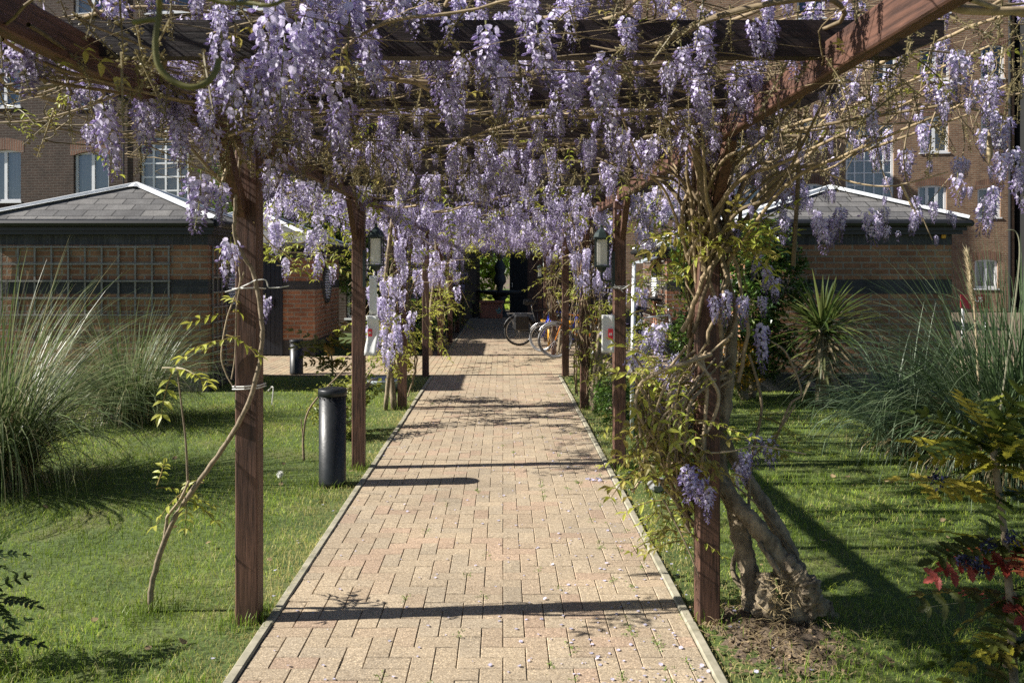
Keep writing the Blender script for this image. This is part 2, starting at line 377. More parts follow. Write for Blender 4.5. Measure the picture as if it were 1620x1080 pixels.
for i in range(int(22/.1)):
    x = -11+i*.1
    for j in range(-1, int((Y2-Y1)/.2)+1):
        y = Y1+j*.2+(i % 2)*.1; a, b = max(y, Y1), min(y+.2, Y2)
        if b > a: block(cl, x, x+.1, a, b, -.001, PAL[rng.choice(5)]*np.array([1.06, 1.06, 1.02]))
kind(cl.obj('cross_path', 'paving'), 'structure')
cl = Cloud()
for j in range(int((31.5-Y2)/.1)):
    for i in range(-1, int((3.3-XL)/.2)+1):
        x = XL+i*.2+(j % 2)*.1; a, b = max(x, XL), min(x+.2, 3.3)
        if b > a: block(cl, a, b, Y2+.01+j*.1, Y2+.11+j*.1, -.002, PAL[rng.choice(5)])
kind(cl.obj('far_path', 'paving'), 'structure')
for x in (XL-.048, XR+.003):                   # concrete edging kerbs, in lengths
    m = M(); y = 1.2
    while y < Y1-.05:
        e = min(y+.914, Y1-.035); dz = R(-.003, .004); dx = R(-.003, .003); m.bbox(x+dx, x+dx+.046, y, e-.005, -.05, .012+dz, .006); y = e
    kind(build('kerb_edging', m, 'kerb'), 'structure')
for x in (XL-.048,):
    m = M(); y = Y2+.06
    while y < 31: m.bbox(x, x+.046, y, y+.91, -.05, .012, .006); y += .914
    kind(build('kerb_edging', m, 'kerb'), 'structure')

# lawn blades
def strip_tpl(l, w, col, lift=0.):
    V = np.array([(-w/2, 0, 0), (w/2, 0, 0), (w/2, l/2, lift), (-w/2, l/2, lift), (0, l, 0)]); return (V, [np.array([[0, 1, 2, 3]]), np.array([[3, 2, 4]])], np.tile(np.array(col), (5, 1)))
def blades(name, n, xr, yr, ok, hmin, hmax, w0, colA, colB, dry):
    Y = yr[0]+(yr[1]-yr[0])*rng.random(n)**1.35; X = xr[0]+(xr[1]-xr[0])*rng.random(n)
    keep = ok(X, Y); X, Y = X[keep], Y[keep]; k = len(X)
    pn = np.sin(X*2.1+1.3*np.sin(Y*1.7))*np.sin(Y*2.6+X*.8)
    pn2 = np.sin(X*9+2*np.sin(Y*7))*np.sin(Y*8+X*5)
    h = rng.uniform(hmin, hmax, k)*(1+.35*pn+.2*pn2); a = rng.uniform(0, 2*math.pi, k); lean = rng.uniform(.2, 1.25, k)*h
    w = w0*(.7+.6*rng.random(k))*(.6+Y/9)
    dx, dy = np.cos(a), np.sin(a); b = rng.uniform(0, 2*math.pi, k); wx, wy = np.cos(b)*w/2, np.sin(b)*w/2
    z0 = np.full(k, -.012)
    V = np.stack([np.stack([X-wx, Y-wy, z0], -1), np.stack([X+wx, Y+wy, z0], -1),
                  np.stack([X+dx*lean*.35+wx*.8, Y+dy*lean*.35+wy*.8, z0+h*.65], -1), np.stack([X+dx*lean*.35-wx*.8, Y+dy*lean*.35-wy*.8, z0+h*.65], -1),
                  np.stack([X+dx*lean, Y+dy*lean, z0+h], -1)], 1)
    edge = np.clip(1-np.minimum(np.abs(X-XL), np.abs(X-XR))/.45, 0, 1); pr = np.clip(.05+.14*(pn > .4)+.95*edge**.7+dry(X, Y), 0, .95)
    isdry = rng.random(k) < pr
    t = rng.random((k, 1))**1.3; c = colA*(1-t)+colB*t; c = c*(1+.22*pn[:, None])
    c[isdry] = (np.array([.56, .48, .22])*(1-t)+np.array([.46, .45, .13])*t)[isdry]
    base = np.arange(k)[:, None]*5
    f4 = base+np.array([[0, 1, 2, 3]]); f3 = base+np.array([[3, 2, 4]])
    Cv = np.repeat(c, 5, 0)
    tag(npbuild(name, V.reshape(-1, 3), [f4, f3], 'lawnblade', Cv), 'short green lawn grass', 'grass', kind='stuff')
gA, gB = np.array([.145, .235, .024]), np.array([.39, .46, .07])
mound = lambda X, Y: np.exp(-(((X-1.22)/.30)**2+((Y-3.75)/.36)**2))*1.4
nod = lambda X, Y: 0*X
blades('lawn_grass', 330000, (-9, XL-.022), (2.4, Y1-.05), lambda X, Y: (X > -.66*Y-.8) & (rng.random(len(X)) < np.clip(1.15-Y/15, .15, 1)), .015, .034, .0027, gA, gB, nod)
blades('lawn_grass', 330000, (XR+.024, 9), (2.4, Y1-.05), lambda X, Y: (X < .70*Y+.8) & (rng.random(len(X)) < np.clip(1.15-Y/15, .15, 1)*(1-.8*np.clip(mound(X, Y), 0, 1))), .015, .034, .0027, gA, gB, lambda X, Y: mound(X, Y)*.6)
c = Cloud()
for (tx_, ty_, kk, sp_) in [(-1.235, 4.0, 260, .09), (.992, 4.0, 90, .09), (-1.235, 7.03, 260, .1), (.992, 7.03, 220, .1), (-1.235, 10.06, 200, .1), (.992, 10.06, 200, .1), (-1.36, 6.5, 260, .13), (-1.76, 4.1, 220, .09), (1.5, 4.1, 200, .12), (1.45, 3.5, 160, .14), (-1.3, 3.3, 160, .12), (-2.0, 3.6, 200, .2), (-2.6, 5.0, 220, .2), (1.9, 5.2, 220, .2), (2.4, 6.6, 200, .2)]:
    p = np.stack([rng.normal(tx_, sp_, kk), rng.normal(ty_, sp_, kk), np.full(kk, -.012)], 1); p = p[(p[:, 0] < XL-.03) | (p[:, 0] > XR+.04)]; kk = len(p)
    d = np.stack([rng.normal(0, .35, kk), rng.normal(0, .35, kk), np.ones(kk)], 1)
    c.scatter(strip_tpl(.075, .0035, (1, 1, 1), .012), p, np.stack([frame(q) for q in d]), rng.uniform(.5, 1.25, kk), .25, np.array([.17, .25, .03])*np.ones((kk, 1)))
tag(c.obj('lawn_grass', 'lawnblade'), 'longer tufts of green grass at the feet of the posts', 'grass', kind='stuff')
sheet('garden_lawn', -14, 14, 34.2, 70, -.004, 'lawn')
X = rng.uniform(-4, 4, 30000)
blades('lawn_grass', 40000, (-5, 4), (34.5, 60), lambda X, Y: X > -99, .05, .09, .012, gA*1.3, gB*1.3, nod)

# soil mound and straw by the old trunk
n = 22; m = M(); vs = []; fs = []
for i in range(n):
    for j in range(n):
        x, y = -.5+i/(n-1)*1.0, -.55+j/(n-1)*1.1; r = math.hypot(x/.5, y/.55)
        vs.append((1.28+x*.62, 3.85+y*.75, -.02+.028*max(0, 1-r*r)+(.016*R(-1, 1) if r < 1 else 0)))
for i in range(n-1):
    for j in range(n-1): fs.append((i*n+j, (i+1)*n+j, (i+1)*n+j+1, i*n+j+1))
kind(build('soil_mound', m.add(vs, fs), 'soil', smooth=True), 'structure')
def litter(name, label, cat, pts, tpl, mat, sc, tilt=.4, jit=.2, cols=None):
    c = Cloud(); pts = np.asarray(pts); c.scatter(tpl, pts, rots(len(pts), tilt), sc(len(pts)), jit, cols); return tag(c.obj(name, mat), label, cat, kind='stuff')
pts = np.stack([rng.normal(1.25, .16, 380), rng.normal(3.75, .2, 380), rng.uniform(.0, .035, 380)], 1)
pts = pts[pts[:, 0] > XR+.06]
litter('straw_litter', 'dry straw scattered on the soil around the wisteria trunk', 'straw', pts, strip_tpl(.09, .004, (.33, .25, .14), .008), 'dry', lambda k: rng.uniform(.3, 1.3, k), .3)
def petal_tpl(c): 
    V = np.array([(0, 0, 0), (.5, .2, .12), (.45, .8, .2), (0, 1, .1), (-.45, .8, .2), (-.5, .2, .12)]); return (V, [np.array([[0, 1, 2, 3, 4, 5]])], np.tile(np.array(c), (6, 1)))
pts = np.stack([np.where(rng.random(800) < .6, rng.normal(.6, .38, 800), rng.uniform(-1.3, 1.3, 800)), 3.2+rng.random(800)**1.5*9, np.full(800, .004)], 1)
litter('fallen_petals', 'small pale lilac petals fallen on the brick path and its edges', 'petals', pts, petal_tpl((.62, .6, .76)), 'petal', lambda k: rng.uniform(.006, .02, k), .3)
c = Cloud()
for _ in range(75):
    x = min(XR-.02, abs(rng.normal(0, .32))*-1+XR) if random.random() < .75 else R(XL, XR); y = 3.3+random.random()**1.4*8
    x = XL+round((x-XL)/.1)*.1; k = random.randint(8, 26)
    p = np.stack([rng.normal(x, .012, k), rng.normal(y, .03, k), np.full(k, -.004)], 1)
    c.scatter(strip_tpl(.035, .004, (.2, .3, .06), .012), p, rots(k, .9), rng.uniform(.4, 1.1, k))
tag(c.obj('joint_weeds', 'blade'), 'small green weeds sprouting in the paving joints', 'weeds', kind='stuff')
pts = np.stack([np.concatenate([rng.uniform(-3.4, -1.2, 22), rng.uniform(1.1, 3.2, 34)]), rng.uniform(3.2, 8, 56), np.full(56, .03)], 1)
litter('fallen_leaves', 'dry brown leaves scattered on the lawn', 'leaves', pts, petal_tpl((.3, .22, .12)), 'dry', lambda k: rng.uniform(.02, .045, k), .7)
pts = np.stack([rng.normal(1.22, .17, 700), rng.normal(3.72, .19, 700), rng.uniform(.0, .018, 700)], 1); pts = pts[pts[:, 0] > XR+.06]
litter('bark_litter', 'brown bark crumbs and small clods on the bare soil under the trunk', 'litter', pts, petal_tpl((.22, .16, .10)), 'dry', lambda k: rng.uniform(.004, .022, k), 1.2, .5)
p = P(940, 764, 6.6); pts = np.array([p+np.array([R(-.06, .06), R(-.05, .05), 0]) for _ in range(26)]); pts[:, 2] = .006
litter('petal_patch', 'little heap of fallen lilac flowers on the brick path', 'petals', pts, petal_tpl((.55, .55, .75)), 'petal', lambda k: rng.uniform(.012, .024, k), .5)

# ------------------------------------------------------------------ pergola
PX = (-1.235, .992); ROWS = [4.0+3.03*i for i in range(8)]
perg = thing('pergola', 'long reddish brown timber pergola standing over the brick path', 'pergola', (-.12, 4, 0))
for y in ROWS:
    for s, x in zip((-1, 1), PX):
        h = .052+R(-.002, .002)
        build('post', M().bbox(x-h, x+h, y-h, y+h, -.1, 2.277, .007), 'post', perg)
        m = M(); d = .0        # knee brace along the rail, toward the path end
        xx = x+(.02*s)
        m.bar((xx, y-.05, 1.97), (xx, y-.34, 2.29), .045, .075); build('brace', m, 'post', perg)
        m = M(); m.bar((xx, y+.05, 1.97), (xx, y+.34, 2.29), .045, .075); build('brace', m, 'post', perg)
for x in PX:
    x0 = x-.026
    for a, b in ((.3, ROWS[3]+.75), (ROWS[3]+.755, ROWS[7]+.8)):
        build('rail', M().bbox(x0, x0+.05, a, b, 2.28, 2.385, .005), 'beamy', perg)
k = 0; y = 4.0-.7575*4
while y < ROWS[7]+.9:
    j = R(-.012, .012); X0, X1 = -1.60+R(-.02, .02), 1.335+R(-.02, .02); z0, z1 = 2.335+j*.2, 2.445+j*.2; t = .024
    m = M(); pr = [(X0, z1), (X0, z0+.06), (X0+.14, z0), (X1-.14, z0), (X1, z0+.06), (X1, z1)]
    vs = [(a, y+j-t, b) for a, b in pr]+[(a, y+j+t, b) for a, b in pr]; nn = len(pr)
    m.add(vs, [tuple(range(nn)), tuple(range(2*nn-1, nn-1, -1))]+[(i, i+nn, (i+1) % nn+nn, (i+1) % nn) for i in range(nn)])
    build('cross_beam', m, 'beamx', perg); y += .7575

# ------------------------------------------------------------------ flower clusters (racemes)
def floret_tpl(full=True):
    pale, mid, deep = np.array((.69, .65, .82)), np.array((.48, .41, .66)), np.array((.31, .24, .48))
    c = Cloud()
    if full:
        # banner petal: rounded, folded back; grows along +y (outwards), stands up in z
        V = np.array([(0, .2, .05), (.42, .28, .35), (.55, .1, .8), (.25, -.05, 1.05), (-.25, -.05, 1.05), (-.55, .1, .8), (-.42, .28, .35), (0, .1, .62)])
        f = np.array([(0, 1, 7), (1, 2, 7), (2, 3, 7), (3, 4, 7), (4, 5, 7), (5, 6, 7), (6, 0, 7)])
        C = np.array([mid*.9, pale, pale, pale*1.05, pale*1.05, pale, pale, pale*1.08]); c.put(V, [f], C)
        V = np.array([(0, .1, .1), (.2, .45, .12), (.12, 1.0, -.12), (0, 1.12, -.2), (-.12, 1.0, -.12), (-.2, .45, .12), (0, .55, -.25)])
        f = np.array([(0, 1, 6), (1, 2, 6), (2, 3, 6), (3, 4, 6), (4, 5, 6), (5, 0, 6)])
        c.put(V, [f], np.array([mid, mid, deep, deep, deep, mid, mid*.9]))
        V = np.array([(0, .1, .1), (.2, .45, .14), (.12, 1.0, -.1), (0, .8, .1), (-.12, 1.0, -.1), (-.2, .45, .14)])
        c.put(V, [np.array([(0, 1, 2, 3), (0, 3, 4, 5)])], np.array([pale*.9, mid, mid, mid*1.1, mid, mid]))
    else:
        V = np.array([(0, .15, 0), (.5, .25, .4), (.35, 0, 1.0), (-.35, 0, 1.0), (-.5, .25, .4)]); c.put(V, [np.array([(0, 1, 2, 3, 4)])], np.array([mid, pale, pale, pale, pale]))
        V = np.array([(0, .1, .1), (.22, .6, 0), (0, 1.1, -.15), (-.22, .6, 0)]); c.put(V, [np.array([(0, 1, 2, 3)])], np.array([mid, mid, deep, mid]))
    return c.tpl()
FL, FS = floret_tpl(True), floret_tpl(False)
def bud_tpl():
    V = np.array([(0, 0, 0), (.2, .5, .05), (0, 1, -.05), (-.2, .5, .05), (0, .5, .25), (0, .5, -.2)])
    return (V, [np.array([(0, 1, 4), (1, 2, 4), (2, 3, 4), (3, 0, 4), (1, 0, 5), (2, 1, 5), (3, 2, 5), (0, 3, 5)])], np.tile(np.array((.33, .27, .48)), (6, 1)))
BUD = bud_tpl()
def raceme(n, full, Lr=1.0, openness=1.0, sz=.078, spread=1., bud=.86):
    """unit raceme hanging from the origin to z=-1 (scaled by its length)"""
    c = Cloud(); i = np.arange(n); t = (i+.5)/n; ang = i*2.39996+rng.normal(0, .25, n)
    t = np.clip(t**.9+rng.normal(0, .012, n), 0.01, 1)
    r = spread*(.045+.10*np.clip((1-t)**.6, 0, 1)+rng.normal(0, .022, n))
    bend = rng.normal(0, .05, 2)
    tipbud = t > bud
    s = sz*(1-.55*t**1.5)*rng.uniform(.8, 1.2, n)*2.0
    up = np.clip(.35-.9*t+rng.normal(0, .25, n), -.9, .7)
    d = np.stack([np.cos(ang), np.sin(ang), up-.25], 1)
    pos = np.stack([np.cos(ang)*r+bend[0]*t*t, np.sin(ang)*r+bend[1]*t*t, -.04-t*.93], 1)
    rt = np.stack([frame(a) for a in d])
    tone = np.clip(1.12-.38*t+rng.normal(0, .05, n), .5, 1.25)[:, None]*np.array([[1, .98, 1.0]]); 
    k = ~tipbud
    c.scatter(FL if full else FS, pos[k], rt[k], s[k], .08, tone[k])
    c.scatter(BUD, pos[tipbud]*np.array([.6, .6, 1]), rt[tipbud], s[tipbud]*1.3, .1, tone[tipbud])
    st = np.array([(bend[0]*q*q, bend[1]*q*q, -q) for q in np.linspace(-.12, .98, 7)])
    c.tubes(st, np.linspace(.012, .006, 7), 4, (.30, .30, .12))
    if full:
        for q in range(0, n, 1):
            a = np.array([bend[0]*t[q]**2, bend[1]*t[q]**2, -.02-t[q]*.93]); b = pos[q]+d[q]*s[q]*.15
            c.tubes(np.stack([a, (a+b)/2+np.array([0, 0, .01]), b]), .0035, 3, (.30, .26, .22))
    return c
RAC = {'near': [raceme(n, True, sz=z, spread=w, bud=b) for n, z, w, b in ((96, .054, 1.0, .86), (74, .058, 1.15, .72), (60, .062, .9, .9), (84, .052, .85, .62), (46, .066, 1.25, .8), (34, .066, 1.1, .5), (68, .05, .75, .78))],
       'mid': [raceme(n, False, sz=z, spread=w, bud=b) for n, z, w, b in ((78, .062, 1., .86), (60, .068, 1.2, .7), (66, .06, .85, .8), (44, .074, 1.2, .6), (34, .074, 1., .9))],
       'far': [raceme(n, False, sz=z, spread=w) for n, z, w in ((42, .088, 1.), (34, .095, 1.2), (46, .085, .8))]}
RT = {k: [c.tpl() for c in v] for k, v in RAC.items()}
RM = {k: [c.mesh('flower_cluster', 'petal') for c in v] for k, v in RAC.items()}
def lod(y): return 'near' if y < 5.6 else ('mid' if y < 11 else 'far')
def plant_racemes(root, items):
    """items: (x,y,z_top,length,tiltdir). the 100 that show largest become parts, the rest one part"""
    def size(it):
        x, y, z, l = it[:4]; px, py = CX+F*x/y, CY-F*(z-CH)/y
        inside = -20 < px < 1640 and -40 < py+l*F/y and py < 1080
        return (l/y) if inside else l/y*.01
    items = sorted(items, key=size, reverse=True); off = root_loc(root)
    for it in items[:100]:
        x, y, z, l = it[:4]; t = it[4] if len(it) > 4 else None; g = lod(y)
        o = bpy.data.objects.new('flower_cluster', random.choice(RM[g])); COL.objects.link(o); o.parent = root
        o.location = (x-off[0], y-off[1], z-off[2]); wd = R(.85, 1.2); o.scale = (l*wd, l*wd, l)
        rx, ry = (R(-.16, .16), R(-.16, .16)) if t is None else t
        o.rotation_euler = (rx, ry, R(0, 6.28))
    if len(items) > 100:
        c = Cloud(); byg = {}
        for it in items[100:]: byg.setdefault((lod(it[1]), random.randrange(len(RT[lod(it[1])]))), []).append(it)
        for (g, v), its in byg.items():
            c.scatter(RT[g][v], np.array([i[:3] for i in its]), rots(len(its), .18), np.array([i[3] for i in its])*1.05, .08)
        kind(c.obj('flower_mass', 'petal', root), 'stuff')

# leaves
def leaflet(l, w, col, fold=.25, droop=.2):
    V = np.array([(0, 0, 0), (w/2, l*.4, fold*w), (w*.35, l*.75, fold*w*.6-droop*l*.4), (0, l, -droop*l), (-w*.35, l*.75, fold*w*.6-droop*l*.4), (-w/2, l*.4, fold*w), (0, l*.45, 0), (0, l*.75, -droop*l*.45)])
    f = np.array([(0, 1, 6, 0), (6, 1, 2, 7), (0, 6, 5, 0), (6, 7, 4, 5)]); f3 = np.array([(0, 1, 6), (0, 6, 5), (7, 2, 3), (7, 3, 4)])
    return V, [f[[1, 3]], f3], np.tile(np.array(col), (8, 1))
def pinnate(n, l, lf, wf, col, col2=None, droop=.35):
    c = Cloud(); col = np.array(col); col2 = np.array(col2) if col2 is not None else col*1.15
    ts = np.linspace(.25, 1, n); path = lambda t: np.array([0, l*t, -droop*l*t*t])
    c.tubes([path(t) for t in np.linspace(0, 1, 6)], np.linspace(.004, .0015, 6)*(l/.2), 4, (.28, .22, .08))
    for i, t in enumerate(ts):
        for s in (-1, 1):
            a = s*R(.9, 1.25); s_ = R(.85, 1.15)*(1-.35*abs(t-.55)); ca, sa = math.cos(a), math.sin(a)
            Rz = np.array([[ca, sa, 0], [-sa, ca, 0], [0, 0, 1]]); dr = R(-.1, .6); cx, sx = math.cos(-dr), math.sin(-dr)
            Rx = np.array([[1, 0, 0], [0, cx, -sx], [0, sx, cx]])
            c.scatter(leaflet(lf, wf, col*(1-t)+col2*t), path(t)[None], (Rz @ Rx)[None], [s_], .15)
    c.scatter(leaflet(lf*1.1, wf, col2), path(1.)[None], np.eye(3)[None], [1.], .1); return c.tpl()
YG = (.36, .40, .055)
PIN = [pinnate(4, .2, .06, .024, YG, (.42, .42, .08)), pinnate(5, .24, .055, .02, (.28, .36, .05), (.44, .46, .08)), pinnate(3, .15, .06, .026, (.38, .33, .07), (.42, .36, .1)), pinnate(4, .18, .055, .022, (.14, .25, .035), (.22, .32, .05))]
def spike_tpl():                              # spent flower stalk
    c = Cloud(); c.tubes([(0, 0, -q) for q in np.linspace(0, 1, 6)], np.linspace(.022, .008, 6), 4, (.30, .25, .13))
    for i in range(40):
        t = R(.05, 1); a = i*2.4; d = np.array([math.cos(a), math.sin(a), R(-.3, .5)]); p = np.array([0, 0, -t])
        c.scatter(BUD, (p+d*.02)[None], frame(d)[None], [R(.05, .10)], .25, np.array([[.95, 1.0, .30]]))
    return c.tpl()
SPK = spike_tpl()
def leaf_put(c, pts, out=None, s=(.7, 1.2), kinds=(0, 1, 2)):
    s = (s[0]*1.35, s[1]*1.45); pts = np.asarray(pts); idx = rng.integers(0, len(kinds), len(pts))
    for q, kd in enumerate(kinds):
        sel = pts[idx == q]
        if len(sel): c.scatter(PIN[kd], sel, rots(len(sel), .9), rng.uniform(*s, len(sel)), .25)
def wander(p, d, n, step=.07, zc=2.55, zs=.14, turn=.42, xr=(-2.1, 2.0), sag=.0):
    p = np.array(p, float); d = np.array(d, float); out = [p.copy()]; a = math.atan2(d[1], d[0]); da = 0.; vz = d[2] if len(d) > 2 else 0
    for i in range(n):
        da = .75*da+rng.normal(0, turn)*.5; a += da*.6; vz = .75*vz+(zc-p[2])*.1+rng.normal(0, zs)*.45
        p = p+np.array([math.cos(a), math.sin(a), vz*1.0])*step
        if p[0] < xr[0] or p[0] > xr[1]: a += math.pi*.35
        out.append(p.copy())
    return np.array(out)
def canopy_stems(c, region, n, zc=2.48, r=(.003, .010), ln=(14, 34)):
    x0, x1, y0, y1 = region
    for _ in range(n):
        x, y = R(x0, x1), R(y0, y1); k = random.randint(*ln); a = random.choice((0, math.pi, math.pi/2, -math.pi/2, R(0, 6.28)))+R(-.5, .5)
        pts = wander((x, y, zc+R(-.18, .22)), (math.cos(a), math.sin(a), R(-.3, .3)), k, R(.05, .09), zc+R(-.2, .2), xr=(x0-.3, x1+.3))
        rr = random.choice((r[0], r[0], r[0]*1.6, r[1]))*R(.8, 1.2)
        t = R(.45, 1.1); c.tubes(pts, np.linspace(rr, rr*.18, len(pts)), 4 if rr < .005 else 6, np.array((.32, .245, .15))*t)
def helix(c, x, y, z0, z1, r0, turns, rad, ph=None, wob=.03, out=None):
    ph = R(0, 6.28) if ph is None else ph; n = max(10, int(abs(z1-z0)*14)); pts = []
    for i in range(n):
        t = i/(n-1); a = ph+turns*2*math.pi*t; rr = r0*(1+.35*math.sin(t*7+ph))+R(-.006, .006)
        pts.append((x+math.cos(a)*rr, y+math.sin(a)*rr, z0+(z1-z0)*t))
    pts = np.array(pts); pts[1:-1, :2] += rng.normal(0, wob*.25, (n-2, 2))
    c.tubes(pts, np.linspace(rad, rad*.75, n), 6, np.array((.31, .235, .145))*R(.35, 1.0)); return pts
def canopy_items(region, n, zt=(2.3, 2.58), ln=(.15, .27), low=None):
    x0, x1, y0, y1 = region; out = []
    while len(out) < n:                       # clumped
        cx, cy = R(x0, x1), R(y0, y1); g = random.choice((1, 2, 3, 4))
        for _ in range(g):
            out.append((cx+rng.normal(0, .11), cy+rng.normal(0, .14), R(*zt), R(*ln)))
    return out[:n]
MAT['vine'] = attr('vine_bark_tinted', .8, 0, .25, .3, 45)
def clear_view(items):                        # nothing right in front of the lens
    return [i for i in items if i[1] > 1.5]
# --- the old front plant on the second upright: gnarled trunk and main canopy
tx, ty = 1.39, 4.05
w1 = thing('wisteria', 'old wisteria with gnarled leaning trunk and tangled stems up the brown post', 'wisteria', (tx, ty, 0), 'wisteria climbing the pergola')
m = M()
def trunk(pts, r, n=10, lump=.1): m.tube(smooth_path(pts, 14), np.interp(np.linspace(0, 1, (len(pts)-1)*14+1), np.linspace(0, 1, len(r)), np.array(r)*.86), n*2, 0, lump*1.6)
A = lambda a, b, z=4.05: P(a, b, z)
trunk([A(1262, 985, 4.0), A(1252, 930, 4.0), A(1225, 870, 4.0), A(1190, 825, 4.02), A(1160, 790, 4.08), A(1128, 740, 4.14), A(1112, 660, 4.16), A(1120, 560, 4.14)], [.085, .066, .05, .047, .045, .042, .034, .028])
trunk([A(1190, 985, 4.1), A(1192, 935, 4.1), A(1178, 870, 4.12), A(1160, 800, 4.15), A(1138, 730, 4.18), A(1150, 620, 4.18), A(1160, 500, 4.15)], [.075, .06, .055, .05, .045, .036, .03])
trunk([A(1275, 950, 4.1), A(1255, 890, 4.12), A(1222, 820, 4.15), A(1185, 760, 4.2), A(1150, 700, 4.2), A(1135, 600, 4.2)], [.08, .05, .04, .036, .034, .03])
trunk([A(1288, 965, 3.98), A(1272, 925, 3.95), A(1255, 905, 3.97), A(1240, 880, 3.98)], [.08, .075, .06, .035], 12, .22)
trunk([A(1215, 970, 3.98), A(1213, 930, 3.96), A(1210, 905, 3.98)], [.07, .06, .04], 12, .25)
trunk([A(1232, 905, 3.93), A(1216, 880, 3.95), A(1200, 858, 3.96)], [.014, .016, .012], 7)
trunk([A(1300, 965, 4.05), A(1330, 985, 4.05)], [.06, .02], 8, .2)
trunk([A(1160, 990, 4.25), A(1178, 965, 4.2), A(1200, 940, 4.15)], [.02, .035, .05], 8, .2)
trunk([A(1170, 860, 4.3), A(1160, 905, 4.3), A(1190, 945, 4.25)], [.014, .018, .02], 8, .1)
build('trunk', m, 'bark', w1, smooth=True)
c = Cloud(); pts = np.stack([rng.normal(1.30, .035, 170), rng.normal(3.88, .03, 170), rng.uniform(.03, .25, 170)], 1)
c.scatter(strip_tpl(.11, .004, (.42, .33, .18), .01), pts, rots(170, 1.2), rng.uniform(.4, 1.0, 170)); c.obj('straw_tuft', 'dry', w1)
c = Cloud(); px, py = PX[1], 4.0
for i in range(24):
    helix(c, px+R(-.02, .05), py+R(-.02, .05), R(1.15, 1.45), R(1.9, 2.45), R(.08, .13), R(-.7, .7), R(.004, .013))
for i in range(24):                          # fan into the canopy
    a = R(0, 6.28); s0 = np.array([px+R(-.1, .14), py+R(-.1, .12), R(1.55, 2.0)]); e = np.array([px+R(-.75, .9), py+R(-1.2, .8), R(2.3, 2.56)]); q = s0*.45+e*.55+np.array([R(-.12, .12), R(-.1, .1), R(-.05, .15)])
    c.tubes(smooth_path([s0, (s0+q)/2+np.array([0, 0, .12]), q, e], 7), np.linspace(R(.006, .015), .004, 22), 6, np.array((.34, .26, .155))*R(.4, 1.1))
def px_stem(pp, r0, r1, z=None, t=1., n=6): 
    pts = smooth_path([P(a, b, zz) for a, b, zz in pp], n); c.tubes(pts, np.linspace(r0, r1, len(pts)), 7, np.array((.36, .28, .18))*t)
px_stem([(1125, 560, 3.9), (1090, 572, 3.85), (1040, 590, 3.85), (1012, 610, 3.9), (1008, 650, 3.9), (1040, 700, 3.95), (1075, 740, 4)], .011, .007)
px_stem([(1100, 568, 3.88), (1125, 600, 3.88), (1137, 630, 3.88), (1120, 680, 3.9), (1085, 720, 3.92), (1058, 750, 3.95)], .010, .007, t=1.2)
px_stem([(1108, 560, 3.9), (1118, 610, 3.9), (1114, 680, 3.9), (1110, 740, 3.9)], .011, .008, t=1.15)
px_stem([(1055, 745, 3.9), (1060, 715, 3.85), (1090, 698, 3.85), (1120, 715, 3.88), (1160, 713, 3.9), (1200, 705, 3.95), (1275, 718, 4)], .006, .003, t=1.5)
for i in range(30):                          # hanging tangle beside the post
    a = (R(1085, 1160), R(520, 600), R(3.85, 4.2)); b = (R(1015, 1115), R(600, 700), R(3.8, 4.25)); e = (R(1000, 1120), R(690, 790), R(3.85, 4.25))
    px_stem([a, ((a[0]+b[0])/2-R(0, 30), (a[1]+b[1])/2, b[2]), b, e], R(.004, .011), R(.003, .006), t=R(.65, 1.2))
for i in range(16):
    a = (R(995, 1060), R(560, 690), R(3.9, 4.2)); b = (a[0]+R(10, 40), a[1]+R(40, 90), a[2]); e = (R(1080, 1130), R(760, 840), 4.15)
    px_stem([a, b, e], R(.004, .009), R(.004, .012), t=R(.5, .95))
px_stem([(1010, 640, 4.1), (1030, 700, 4.1), (1065, 755, 4.1), (1105, 800, 4.12)], .012, .02, t=.6)
px_stem([(1062, 770, 4.1), (1085, 830, 4.05), (1120, 880, 4.02)], .008, .004, t=.6); px_stem([(1050, 790, 4), (1085, 860, 3.95), (1105, 910, 3.9)], .005, .003, t=.6)
px_stem([(1160, 765, 4.0), (1200, 800, 4.0), (1240, 850, 4.0), (1262, 885, 4.0), (1255, 905, 4.0)], .005, .004, t=.45)
px_stem([(1185, 560, 4.1), (1205, 640, 4.1), (1190, 720, 4.1), (1185, 780, 4.1), (1187, 840, 4.08)], .007, .008, t=.7)
px_stem([(1225, 700, 4.1), (1250, 640, 4.1), (1268, 620, 4.1), (1245, 560, 4.1), (1220, 540, 4.1)], .007, .004, t=.8)
px_stem([(1180, 730, 4.1), (1225, 690, 4.1), (1258, 640, 4.1)], .006, .004, t=.9)
px_stem([(1190, 320, 3.9), (1230, 280, 3.8), (1290, 235, 3.7), (1320, 180, 3.6)], .012, .008, t=.8)
px_stem([(1255, 420, 3.9), (1262, 300, 3.8), (1268, 200, 3.7), (1310, 90, 3.5)], .011, .008, t=.45)
px_stem([(1270, 235, 3.6), (1310, 275, 3.5), (1400, 295, 3.4), (1500, 272, 3.3)], .005, .003, t=1.2)
px_stem([(1425, 290, 3.4), (1445, 330, 3.4), (1460, 345, 3.4)], .006, .004, t=1.3); px_stem([(1460, 345, 3.4), (1475, 380, 3.4)], .003, .002, t=.8)
px_stem([(1380, -120, 2.2), (1450, -30, 2.0), (1500, 10, 1.9), (1560, 18, 1.9), (1640, 16, 1.9)], .009, .010, t=1.15); px_stem([(1535, 0, 1.85), (1580, 14, 1.9), (1640, 30, 1.9)], .006, .006, t=1.1); px_stem([(1560, 16, 1.9), (1600, -10, 1.9)], .005, .004, t=1.1)
px_stem([(1090, 160, 3.7), (1105, 260, 3.8), (1125, 340, 3.9), (1150, 400, 3.9)], .020, .022, t=.6)
